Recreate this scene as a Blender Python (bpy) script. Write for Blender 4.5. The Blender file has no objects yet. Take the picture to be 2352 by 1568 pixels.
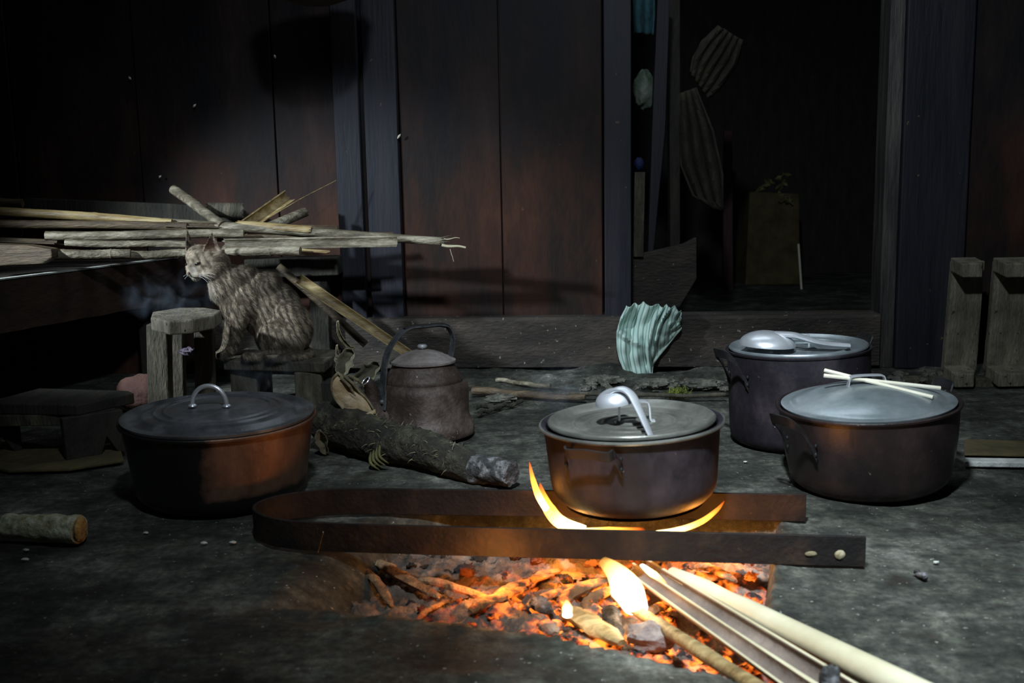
import bpy, math, random
import numpy as np
from mathutils import Vector, Matrix, noise
random.seed(7); RS = np.random.RandomState(7)
S = bpy.context.scene
COL = S.collection

# ------------------------------------------------------------------ camera, world, lights, exposure
H = .65; F = 2400.; PITCH = math.radians(9.0); ROLL = math.radians(1.1)
cd = bpy.data.cameras.new('camera'); cam = bpy.data.objects.new('camera', cd); COL.objects.link(cam)
cd.sensor_width = 36; cd.lens = F/2352*36; cd.clip_start = .05
cam.location = (0, 0, H)
cam.matrix_world = Matrix.Translation((0, 0, H)) @ Matrix.Rotation(math.pi/2-PITCH, 4, 'X') @ Matrix.Rotation(-ROLL, 4, 'Z')
cd.dof.use_dof = True; cd.dof.focus_distance = 2.65; cd.dof.aperture_fstop = 5.6
S.camera = cam
S.view_settings.view_transform = 'Standard'; S.view_settings.look = 'None'
S.view_settings.gamma = 1; S.view_settings.use_curve_mapping = False
S.view_settings.exposure = 0.0
w = bpy.data.worlds.new('world'); S.world = w; w.use_nodes = True
w.node_tree.nodes['Background'].inputs[0].default_value = (.55, .75, .8, 1)
w.node_tree.nodes['Background'].inputs[1].default_value = .014

def lamp(name, typ, loc, power, color, target=None, **kw):
    l = bpy.data.lights.new(name, typ); l.energy = power; l.color = color
    for k, v in kw.items(): setattr(l, k, v)
    o = bpy.data.objects.new(name, l); COL.objects.link(o); o.location = loc
    if target: o.rotation_euler = (Vector(target)-Vector(loc)).to_track_quat('-Z', 'Y').to_euler()
    return o
COLD = (.80, .92, 1.0)
KEY = (-.02, .58, 2.02)
# daylight falling through the roof opening above the hearth
lamp('roof_daylight', 'SPOT', KEY, 108, COLD, (.55, 2.80, .20), spot_size=math.radians(86), spot_blend=.85, shadow_soft_size=.07)
lamp('roof_daylight_hearth', 'SPOT', KEY, 330, COLD, (.36, 2.22, .05), spot_size=math.radians(35), spot_blend=1, shadow_soft_size=.07)
lamp('side_opening_daylight', 'SPOT', (-2.2, 1.75, 1.25), 260, COLD, (-.92, 2.98, .46), spot_size=math.radians(37), spot_blend=.75, shadow_soft_size=.05)
lamp('roof_daylight_platform', 'SPOT', KEY, 28, COLD, (-.40, 3.05, .50), spot_size=math.radians(34), spot_blend=.9, shadow_soft_size=.07)
lamp('roof_daylight_ground', 'SPOT', (.3, .3, 2.05), 400, COLD, (.54, 1.10, 0), spot_size=math.radians(35), spot_blend=.5, shadow_soft_size=.05)
lamp('rim_light', 'AREA', (.35, 3.22, 2.15), 6, COLD, (.15, 2.1, .1), shape='RECTANGLE', size=1.4, size_y=.25)  # unseen rim light added behind for highlights on lids and edges
FIRE = (1.0, .36, .06)
lamp('fire_glow_under_pot', 'POINT', (.12, 1.83, -.005), 1.6, FIRE, shadow_soft_size=.03)
lamp('fire_glow_right', 'POINT', (.37, 1.80, -.01), 1.5, FIRE, shadow_soft_size=.03)
lamp('fire_glow_front', 'POINT', (.19, 1.55, -.02), .8, FIRE, shadow_soft_size=.03)
lamp('fire_glow_left', 'POINT', (-.04, 1.66, -.0), 1.5, FIRE, shadow_soft_size=.03)
lamp('fire_glow_tongue', 'POINT', (.03, 1.83, .08), .12, FIRE, shadow_soft_size=.02)
lamp('back_room_daylight', 'AREA', (.35, 4.0, 1.9), .7, (.7, .9, 1), (.75, 4.8, .4), size=.3)

# ------------------------------------------------------------------ pixel -> place
def ray(px, py):
    u = (px-1176)/F; v = -(py-784)/F
    c, s = math.cos(ROLL), math.sin(ROLL)
    a = u*c+v*s; b = -u*s+v*c
    return Vector((a, math.cos(PITCH)+b*math.sin(PITCH), -math.sin(PITCH)+b*math.cos(PITCH)))
def atz(px, py, z=0.):
    d = ray(px, py); t = (z-H)/d.z; return Vector((d.x*t, d.y*t, z))
def aty(px, py, y):
    d = ray(px, py); t = y/d.y; return Vector((d.x*t, y, H+d.z*t))
WA = math.radians(4.6)
WM = Matrix.Translation((-.11, 3.47, 0)) @ Matrix.Rotation(-WA, 4, 'Z')      # wall frame: u along the wall, -v toward the camera

# ------------------------------------------------------------------ materials
MATS = {}
def mk(name, cols, scale=6, stretch=(1, 1, 1), rough=.8, metal=0, bump=.3, bscale=60, speck=None, rvar=0, spec=.5, dist=.01):
    m = bpy.data.materials.new(name); m.use_nodes = True; nt = m.node_tree; N = nt.nodes; L = nt.links
    b = N['Principled BSDF']; tc = N.new('ShaderNodeTexCoord'); mp = N.new('ShaderNodeMapping')
    mp.inputs['Scale'].default_value = stretch; L.new(tc.outputs['Object'], mp.inputs[0])
    n1 = N.new('ShaderNodeTexNoise'); n1.inputs['Scale'].default_value = scale; n1.inputs['Detail'].default_value = 9; n1.inputs['Roughness'].default_value = .65
    L.new(mp.outputs[0], n1.inputs['Vector'])
    cr = N.new('ShaderNodeValToRGB'); L.new(n1.outputs[0], cr.inputs[0])
    e = cr.color_ramp.elements
    k = len(cols); lo, hi = .32, .68
    e[0].position = lo; e[0].color = (*cols[0], 1); e[1].position = hi; e[1].color = (*cols[-1], 1)
    for i in range(1, k-1):
        q = e.new(lo+(hi-lo)*i/(k-1)); q.color = (*cols[i], 1)
    out = cr.outputs[0]
    n2 = N.new('ShaderNodeTexNoise'); n2.inputs['Scale'].default_value = bscale; n2.inputs['Detail'].default_value = 6
    L.new(mp.outputs[0], n2.inputs['Vector'])
    if speck:
        n3 = N.new('ShaderNodeTexNoise'); n3.inputs['Scale'].default_value = speck[1]; n3.inputs['Detail'].default_value = 3
        L.new(tc.outputs['Object'], n3.inputs['Vector'])
        r3 = N.new('ShaderNodeValToRGB'); r3.color_ramp.elements[0].position = speck[2]; r3.color_ramp.elements[1].position = speck[2]+.05
        L.new(n3.outputs[0], r3.inputs[0])
        mx = N.new('ShaderNodeMixRGB'); L.new(r3.outputs[0], mx.inputs[0]); L.new(out, mx.inputs[1]); mx.inputs[2].default_value = (*speck[0], 1)
        out = mx.outputs[0]
    L.new(out, b.inputs['Base Color'])
    b.inputs['Metallic'].default_value = metal; b.inputs['Roughness'].default_value = rough
    b.inputs['Specular IOR Level'].default_value = spec
    if rvar:
        mr = N.new('ShaderNodeMapRange'); L.new(n1.outputs[0], mr.inputs[0]); mr.inputs[1].default_value = .3; mr.inputs[2].default_value = .7
        mr.inputs[3].default_value = rough-rvar; mr.inputs[4].default_value = min(1, rough+rvar); L.new(mr.outputs[0], b.inputs['Roughness'])
    if bump:
        ad = N.new('ShaderNodeMath'); ad.operation = 'ADD'; L.new(n1.outputs[0], ad.inputs[0]); L.new(n2.outputs[0], ad.inputs[1])
        bp = N.new('ShaderNodeBump'); bp.inputs['Strength'].default_value = bump; bp.inputs['Distance'].default_value = dist
        L.new(ad.outputs[0], bp.inputs['Height']); L.new(bp.outputs[0], b.inputs['Normal'])
    MATS[name] = m; return m
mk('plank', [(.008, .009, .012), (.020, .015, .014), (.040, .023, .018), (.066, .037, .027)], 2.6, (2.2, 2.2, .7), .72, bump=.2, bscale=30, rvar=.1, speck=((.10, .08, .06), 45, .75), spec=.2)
mk('post', [(.009, .010, .015), (.018, .018, .026), (.032, .028, .034)], 4, (4, 4, .4), .6, spec=.25, bump=.2, bscale=25, rvar=.1, speck=((.15, .10, .06), 40, .72))
mk('sillwood', [(.016, .013, .011), (.038, .030, .024), (.075, .058, .044)], 5, (1, 3, 3), .75, bump=.5, bscale=40, speck=((.30, .28, .24), 60, .68))
mk('jambwood', [(.02, .018, .018), (.05, .044, .042), (.11, .095, .085)], 6, (5, 5, .5), .55, spec=.4, bump=.35, bscale=30)
mk('ash_stone', [(.14, .10, .09), (.26, .20, .18), (.38, .31, .28)], 30, rough=.95, bump=.8)
mk('graywood', [(.022, .020, .012), (.050, .044, .030), (.12, .10, .072)], 5, (5, 1.5, 1.5), .8, bump=.6, bscale=30)
mk('graywood_v', [(.022, .019, .012), (.055, .047, .032), (.13, .11, .078)], 5, (5, 5, 1.2), .8, bump=.6, bscale=30)
mk('graywood_lit', [(.07, .06, .042), (.15, .13, .095), (.28, .245, .185)], 5, (5, 5, 1.5), .8, bump=.6, bscale=30, speck=((.03, .025, .02), 60, .66))  # brighter grey wood, painting light onto the tall seat and upended stools
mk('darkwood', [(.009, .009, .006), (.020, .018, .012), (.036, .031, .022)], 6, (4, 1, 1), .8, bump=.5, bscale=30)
mk('platwood', [(.02, .010, .008), (.035, .018, .012), (.05, .026, .016)], 6, (3, .8, 3), .75, bump=.35, bscale=30)
mk('bamboo', [(.09, .055, .022), (.27, .19, .08), (.48, .38, .19)], 7, (.8, 6, 6), .5, bump=.25, bscale=40, rvar=.15)
mk('bamboo_gray', [(.04, .032, .02), (.14, .115, .075), (.42, .375, .28)], 6, (1.2, 5, 5), .55, bump=.5, bscale=40)
mk('bamboo_dark', [(.025, .016, .010), (.075, .050, .027), (.17, .12, .065)], 7, (.8, 6, 6), .6, bump=.5, bscale=40)
mk('bamboo_pale', [(.42, .37, .23), (.54, .49, .33), (.64, .60, .43)], 5, (1, 1, 1), .45, bump=.1, bscale=30)
mk('pith', [(.10, .075, .06), (.17, .13, .105), (.26, .2, .16)], 8, (1, 1, 1), .8, bump=.4, bscale=60)
mk('bark', [(.012, .011, .008), (.035, .032, .022), (.10, .09, .06)], 22, (1, 1, 1), .95, bump=1.0, bscale=70, speck=((.10, .11, .045), 26, .64), dist=.02)
mk('burnt', [(.015, .015, .015), (.05, .05, .05), (.30, .30, .31)], 34, (1, 1, 1), .95, bump=1.0, bscale=80, dist=.015)
mk('soot', [(.008, .007, .010), (.020, .017, .022), (.050, .040, .047)], 9, (1, 1, .8), .58, spec=.22, bump=.22, bscale=120, rvar=.12, speck=((.28, .24, .22), 70, .735), dist=.004)
mk('soot_brown', [(.008, .006, .006), (.018, .012, .012), (.038, .024, .023)], 7, (1, 1, .8), .4, bump=.2, bscale=110, rvar=.1, speck=((.2, .15, .13), 60, .74), dist=.004)
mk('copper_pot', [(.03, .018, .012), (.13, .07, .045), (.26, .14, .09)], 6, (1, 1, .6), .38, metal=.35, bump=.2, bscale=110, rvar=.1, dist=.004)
mk('black_iron', [(.005, .005, .006), (.010, .010, .011), (.022, .020, .021)], 10, (1, 1, 1), .6, spec=.3, bump=.3, bscale=100, dist=.004)
mk('rust_strap', [(.003, .0025, .0025), (.009, .006, .005), (.026, .015, .009)], 12, (1, 1, 1), .75, spec=.25, bump=.5, bscale=110, dist=.004, speck=((.10, .07, .05), 80, .74))
mk('lid_dark', [(.06, .06, .066), (.11, .11, .118), (.19, .19, .20)], 12, (1, 1, 1), .42, metal=.45, bump=.15, bscale=150, rvar=.12, speck=((.35, .36, .38), 60, .73), dist=.003)
mk('lid_mid', [(.10, .10, .085), (.17, .17, .15), (.28, .28, .25)], 8, (1, 1, 1), .36, metal=.5, bump=.1, bscale=120, rvar=.1, dist=.003)
mk('aluminium', [(.55, .58, .62), (.68, .70, .74), (.80, .82, .86)], 8, (1, 1, 1), .34, metal=.65, bump=.06, bscale=120, rvar=.08, dist=.003)
mk('lid_alu', [(.20, .24, .25), (.32, .36, .38), (.48, .52, .54)], 7, (1, 1, 1), .33, metal=.6, bump=.08, bscale=100, rvar=.07, dist=.003)
mk('kettle_metal', [(.022, .014, .011), (.062, .042, .034), (.16, .125, .11)], 10, (1, 1, 1), .6, metal=.25, bump=.5, bscale=90, speck=((.36, .32, .30), 95, .70), dist=.005)
mk('kettle_lid', [(.12, .10, .09), (.22, .19, .18), (.34, .31, .29)], 14, (1, 1, 1), .6, metal=.25, bump=.5, bscale=90, dist=.005)
mk('strap_steel', [(.05, .052, .06), (.11, .115, .125), (.22, .23, .25)], 20, (1, 1, 1), .45, metal=.5, bump=.5, bscale=120, dist=.004)
mk('husk_pale', [(.28, .18, .09), (.42, .31, .18), (.60, .50, .36)], 14, (1, 1, 1), .8, bump=.4, bscale=70, speck=((.05, .03, .02), 30, .72))
mk('husk_out', [(.06, .045, .025), (.18, .15, .08), (.42, .36, .25)], 14, (1, 1, 1), .8, bump=.6, bscale=50)
mk('dryleaf', [(.05, .045, .03), (.10, .09, .055), (.17, .15, .10)], 12, (1, 1, 1), .85, bump=.5, bscale=50)
mk('cob', [(.20, .17, .07), (.40, .39, .26), (.62, .64, .52)], 55, (1, 1, 1), .85, bump=.9, bscale=60)
mk('cob_end', [(.12, .06, .015), (.25, .15, .04), (.38, .26, .09)], 30, (1, 1, 1), .9, bump=.8, bscale=60)
mk('moss', [(.05, .07, .015), (.16, .20, .03), (.32, .34, .07)], 30, rough=.95, bump=.8)
mk('greenleaf', [(.03, .03, .01), (.10, .10, .03), (.22, .21, .08)], 20, rough=.7, bump=.4)
mk('cream', [(.66, .60, .45), (.75, .70, .55), (.82, .78, .66)], 8, rough=.5, bump=.1)
mk('pink_cloth', [(.05, .022, .016), (.085, .038, .029), (.12, .06, .04)], 9, rough=.9, bump=.5)
mk('khaki_cloth', [(.02, .018, .011), (.035, .031, .02), (.06, .052, .033)], 8, rough=.95, bump=.4)
mk('teal_cloth', [(.01, .04, .05), (.02, .08, .10), (.04, .13, .15)], 8, rough=.9, bump=.3)
mk('bag_pale', [(.03, .05, .03), (.07, .10, .07), (.16, .18, .15)], 6, rough=.6, bump=.4)
mk('yellow_board', [(.04, .03, .01), (.075, .058, .022), (.12, .09, .035)], 8, rough=.9, bump=.3)
mk('white_stone', [(.30, .31, .29), (.45, .46, .43), (.6, .6, .57)], 20, rough=.9, bump=.5)
mk('stone', [(.05, .048, .04), (.11, .105, .085), (.22, .21, .175)], 30, rough=.95, bump=.9)
mk('redwood', [(.03, .010, .012), (.05, .018, .02), (.07, .03, .03)], 8, (4, 4, .6), rough=.8)
mk('purple_rag', [(.05, .035, .06), (.10, .075, .11), (.18, .15, .18)], 20, rough=.9, bump=.4)
mk('eye_dark', [(.004, .004, .004), (.01, .01, .008), (.02, .02, .01)], 20, rough=.15, bump=0)
mk('nose_pink', [(.04, .02, .018), (.07, .035, .03), (.10, .05, .04)], 40, rough=.5, bump=.1)
mk('whisker', [(.6, .6, .6), (.75, .75, .75), (.8, .8, .8)], 10, rough=.5, bump=0)

def floor_mat():
    m = bpy.data.materials.new('packed_earth'); m.use_nodes = True; nt = m.node_tree; N = nt.nodes; L = nt.links
    b = N['Principled BSDF']; tc = N.new('ShaderNodeTexCoord')
    def nz(scale, detail, st=(1, 1, 1), rot=0, rough=.6):
        mp = N.new('ShaderNodeMapping'); mp.inputs['Scale'].default_value = st; mp.inputs['Rotation'].default_value[2] = rot
        L.new(tc.outputs['Object'], mp.inputs[0]); n = N.new('ShaderNodeTexNoise'); n.inputs['Scale'].default_value = scale
        n.inputs['Detail'].default_value = detail; n.inputs['Roughness'].default_value = rough; L.new(mp.outputs[0], n.inputs['Vector']); return n.outputs[0]
    def ramp(src, stops):
        r = N.new('ShaderNodeValToRGB'); L.new(src, r.inputs[0]); e = r.color_ramp.elements
        e[0].position, e[0].color = stops[0][0], (*stops[0][1], 1); e[1].position, e[1].color = stops[-1][0], (*stops[-1][1], 1)
        for p, c in stops[1:-1]: q = e.new(p); q.color = (*c, 1)
        return r.outputs[0]
    def mix(f, a, bb, mode='MIX'):
        x = N.new('ShaderNodeMixRGB'); x.blend_type = mode
        for i, v in enumerate((f, a, bb)):
            if isinstance(v, (int, float)): x.inputs[i].default_value = v
            elif isinstance(v, tuple): x.inputs[i].default_value = (*v, 1)
            else: L.new(v, x.inputs[i])
        return x.outputs[0]
    a = nz(4.2, 10); s1 = nz(7, 8, (1, 3, 1), math.radians(48)); s2 = nz(8, 7, (3.5, 1, 1), math.radians(-12)); sm = nz(1.1, 4)
    col = ramp(a, [(.30, (.018, .020, .015)), (.44, (.045, .048, .038)), (.56, (.085, .086, .071)), (.70, (.19, .19, .165))])
    st = ramp(s1, [(.36, (.35, .36, .36)), (.52, (1, 1, 1)), (.68, (1.5, 1.5, 1.5))]); col = mix(.75, col, st, 'MULTIPLY')
    st2 = ramp(s2, [(.36, (.55, .55, .55)), (.52, (1, 1, 1)), (.66, (1.35, 1.35, 1.35))]); col = mix(.6, col, st2, 'MULTIPLY')
    fm = ramp(nz(70, 9, rough=.75), [(.34, (.35, .35, .35)), (.50, (1, 1, 1)), (.66, (1.9, 1.9, 1.85))]); col = mix(.85, col, fm, 'MULTIPLY')
    fm2 = ramp(nz(19, 9, rough=.7), [(.34, (.45, .45, .45)), (.50, (1, 1, 1)), (.66, (1.6, 1.6, 1.55))]); col = mix(.8, col, fm2, 'MULTIPLY')
    dk = ramp(nz(4.5, 7), [(.60, (0, 0, 0)), (.67, (1, 1, 1))]); dk2 = mix(1., dk, (.8, .8, .8), 'MULTIPLY'); col = mix(dk2, col, (.028, .020, .014))
    sp = ramp(nz(95, 2), [(.70, (0, 0, 0)), (.735, (1, 1, 1))]); col = mix(sp, col, (.35, .34, .30))
    L.new(col, b.inputs['Base Color']); b.inputs['Roughness'].default_value = .78; b.inputs['Specular IOR Level'].default_value = .35
    bp = N.new('ShaderNodeBump'); bp.inputs['Strength'].default_value = .9; bp.inputs['Distance'].default_value = .010
    ad = N.new('ShaderNodeMath'); ad.operation = 'ADD'; L.new(nz(45, 9, rough=.75), ad.inputs[0]); L.new(s1, ad.inputs[1]); L.new(ad.outputs[0], bp.inputs['Height']); L.new(bp.outputs[0], b.inputs['Normal'])
    MATS['earth'] = m
floor_mat()
def copper_patch(m):
    # near-black all over except a coppery patch high on its right side
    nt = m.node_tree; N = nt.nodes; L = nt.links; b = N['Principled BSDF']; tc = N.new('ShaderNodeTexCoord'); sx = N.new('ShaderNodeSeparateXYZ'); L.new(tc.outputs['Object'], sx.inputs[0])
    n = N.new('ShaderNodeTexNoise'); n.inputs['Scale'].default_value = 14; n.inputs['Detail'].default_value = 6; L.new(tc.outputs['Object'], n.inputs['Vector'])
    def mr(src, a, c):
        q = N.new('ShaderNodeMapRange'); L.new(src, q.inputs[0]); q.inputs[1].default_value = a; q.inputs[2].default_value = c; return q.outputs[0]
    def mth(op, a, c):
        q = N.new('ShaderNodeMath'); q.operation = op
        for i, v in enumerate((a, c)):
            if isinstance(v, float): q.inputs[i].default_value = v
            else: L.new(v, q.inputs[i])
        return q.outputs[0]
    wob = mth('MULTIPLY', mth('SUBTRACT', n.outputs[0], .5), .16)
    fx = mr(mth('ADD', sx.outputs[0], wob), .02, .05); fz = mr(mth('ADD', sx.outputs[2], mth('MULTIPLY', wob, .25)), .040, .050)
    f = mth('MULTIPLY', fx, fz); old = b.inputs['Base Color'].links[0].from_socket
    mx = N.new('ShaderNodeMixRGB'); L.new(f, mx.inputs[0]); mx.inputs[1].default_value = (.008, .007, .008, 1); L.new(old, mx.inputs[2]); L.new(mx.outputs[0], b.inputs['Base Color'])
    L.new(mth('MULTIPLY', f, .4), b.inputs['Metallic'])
copper_patch(MATS['copper_pot'])

def ember_mat(name, cols, hot_c, hot_r, strength, thr=.52, scale=28):
    """ash or charcoal with glowing cracks that fade with distance from the burning centre"""
    m = mk(name, cols, 16, rough=.95, bump=1.0, bscale=70, dist=.012)
    nt = m.node_tree; N = nt.nodes; L = nt.links; b = N['Principled BSDF']
    g = N.new('ShaderNodeNewGeometry'); d = N.new('ShaderNodeVectorMath'); d.operation = 'DISTANCE'
    L.new(g.outputs['Position'], d.inputs[0]); d.inputs[1].default_value = hot_c
    mr = N.new('ShaderNodeMapRange'); L.new(d.outputs['Value'], mr.inputs[0]); mr.inputs[1].default_value = hot_r*.25; mr.inputs[2].default_value = hot_r
    mr.inputs[3].default_value = 1; mr.inputs[4].default_value = 0
    n = N.new('ShaderNodeTexNoise'); n.inputs['Scale'].default_value = scale; n.inputs['Detail'].default_value = 5; L.new(g.outputs['Position'], n.inputs['Vector'])
    r = N.new('ShaderNodeMapRange'); L.new(n.outputs[0], r.inputs[0]); r.inputs[1].default_value = thr; r.inputs[2].default_value = thr+.14
    mu = N.new('ShaderNodeMath'); mu.operation = 'MULTIPLY'; L.new(mr.outputs[0], mu.inputs[0]); L.new(r.outputs[0], mu.inputs[1])
    cr = N.new('ShaderNodeValToRGB'); L.new(mu.outputs[0], cr.inputs[0]); e = cr.color_ramp.elements
    e[0].color = (.6, .03, .0, 1); e[1].color = (1, .26, .025, 1); e[1].position = .8
    L.new(cr.outputs[0], b.inputs['Emission Color'])
    ms = N.new('ShaderNodeMath'); ms.operation = 'MULTIPLY'; L.new(mu.outputs[0], ms.inputs[0]); ms.inputs[1].default_value = strength
    L.new(ms.outputs[0], b.inputs['Emission Strength']); return m
HOT = (.20, 1.60, -.04)
ember_mat('ash', [(.035, .027, .022), (.11, .083, .066), (.27, .20, .155)], HOT, .36, 2.6, .47)
ember_mat('coal', [(.012, .012, .013), (.05, .045, .045), (.28, .25, .24)], HOT, .38, 2.8, .46, 40)
ember_mat('brand', [(.05, .025, .012), (.20, .11, .05), (.42, .28, .15)], HOT, .38, 2.6, .46, 30)

def flame_mat(name, strength, tip=(1, .12, .01), mid=(1, .42, .05), hot=(1, .82, .42)):
    m = bpy.data.materials.new(name); m.use_nodes = True; nt = m.node_tree; N = nt.nodes; L = nt.links
    N.remove(N['Principled BSDF']); at = N.new('ShaderNodeAttribute'); at.attribute_name = 'h'
    cr = N.new('ShaderNodeValToRGB'); L.new(at.outputs['Fac'], cr.inputs[0]); e = cr.color_ramp.elements
    e[0].color = (*hot, 1); e[1].color = (*tip, 1); q = e.new(.45); q.color = (*mid, 1)
    em = N.new('ShaderNodeEmission'); L.new(cr.outputs[0], em.inputs[0])
    st = N.new('ShaderNodeMapRange'); L.new(at.outputs['Fac'], st.inputs[0]); st.inputs[3].default_value = strength; st.inputs[4].default_value = strength*.25; L.new(st.outputs[0], em.inputs[1])
    tr = N.new('ShaderNodeBsdfTransparent'); mx = N.new('ShaderNodeMixShader'); lw = N.new('ShaderNodeLayerWeight'); lw.inputs[0].default_value = .35
    fc = N.new('ShaderNodeMapRange'); L.new(lw.outputs['Facing'], fc.inputs[0]); fc.inputs[1].default_value = .15; fc.inputs[2].default_value = .95; fc.inputs[3].default_value = .92; fc.inputs[4].default_value = 0
    fh = N.new('ShaderNodeMapRange'); L.new(at.outputs['Fac'], fh.inputs[0]); fh.inputs[1].default_value = .6; fh.inputs[2].default_value = 1; fh.inputs[3].default_value = 1; fh.inputs[4].default_value = .15
    mu = N.new('ShaderNodeMath'); mu.operation = 'MULTIPLY'; L.new(fc.outputs[0], mu.inputs[0]); L.new(fh.outputs[0], mu.inputs[1])
    L.new(mu.outputs[0], mx.inputs[0]); L.new(tr.outputs[0], mx.inputs[1]); L.new(em.outputs[0], mx.inputs[2]); L.new(mx.outputs[0], N['Material Output'].inputs[0])
    MATS[name] = m
flame_mat('flame', 7); flame_mat('flame_hot', 9, (1, .45, .08), (1, .75, .3), (1, .95, .8))

def cloth_mat():
    m = bpy.data.materials.new('striped_cloth'); m.use_nodes = True; nt = m.node_tree; N = nt.nodes; L = nt.links; b = N['Principled BSDF']
    at = N.new('ShaderNodeAttribute'); at.attribute_name = 'h'
    w_ = N.new('ShaderNodeMath'); w_.operation = 'SINE'; mu = N.new('ShaderNodeMath'); mu.operation = 'MULTIPLY'; L.new(at.outputs['Fac'], mu.inputs[0]); mu.inputs[1].default_value = 120
    L.new(mu.outputs[0], w_.inputs[0]); cr = N.new('ShaderNodeValToRGB'); mr = N.new('ShaderNodeMapRange'); L.new(w_.outputs[0], mr.inputs[0]); mr.inputs[1].default_value = -1
    L.new(mr.outputs[0], cr.inputs[0]); e = cr.color_ramp.elements; e[0].position = .05; e[0].color = (.20, .32, .28, 1); e[1].position = .35; e[1].color = (.50, .66, .60, 1)
    L.new(cr.outputs[0], b.inputs['Base Color']); b.inputs['Roughness'].default_value = .85
    MATS['striped_cloth'] = m
cloth_mat()

def smoke_mat(name, dens, col, thr, scale):
    m = bpy.data.materials.new(name); m.use_nodes = True; nt = m.node_tree; N = nt.nodes; L = nt.links
    N.remove(N['Principled BSDF']); v = N.new('ShaderNodeVolumeScatter'); v.inputs[0].default_value = (*col, 1); v.inputs['Anisotropy'].default_value = 0
    tc = N.new('ShaderNodeTexCoord'); n = N.new('ShaderNodeTexNoise'); n.inputs['Scale'].default_value = scale; n.inputs['Detail'].default_value = 3; n.inputs['Distortion'].default_value = 1.2
    L.new(tc.outputs['Object'], n.inputs['Vector'])
    mr = N.new('ShaderNodeMapRange'); L.new(n.outputs[0], mr.inputs[0]); mr.inputs[1].default_value = thr; mr.inputs[2].default_value = thr+.25; mr.inputs[3].default_value = 0; mr.inputs[4].default_value = dens
    ln = N.new('ShaderNodeVectorMath'); ln.operation = 'DISTANCE'; L.new(tc.outputs['Generated'], ln.inputs[0]); ln.inputs[1].default_value = (.5, .5, .5)
    f = N.new('ShaderNodeMapRange'); L.new(ln.outputs['Value'], f.inputs[0]); f.inputs[1].default_value = .1; f.inputs[2].default_value = .5; f.inputs[3].default_value = 1; f.inputs[4].default_value = 0
    mu = N.new('ShaderNodeMath'); mu.operation = 'MULTIPLY'; L.new(mr.outputs[0], mu.inputs[0]); L.new(f.outputs[0], mu.inputs[1]); L.new(mu.outputs[0], v.inputs['Density'])
    L.new(v.outputs[0], N['Material Output'].inputs['Volume']); MATS[name] = m
smoke_mat('smoke', 3.5, (.68, .8, 1), .46, 20)

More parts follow.
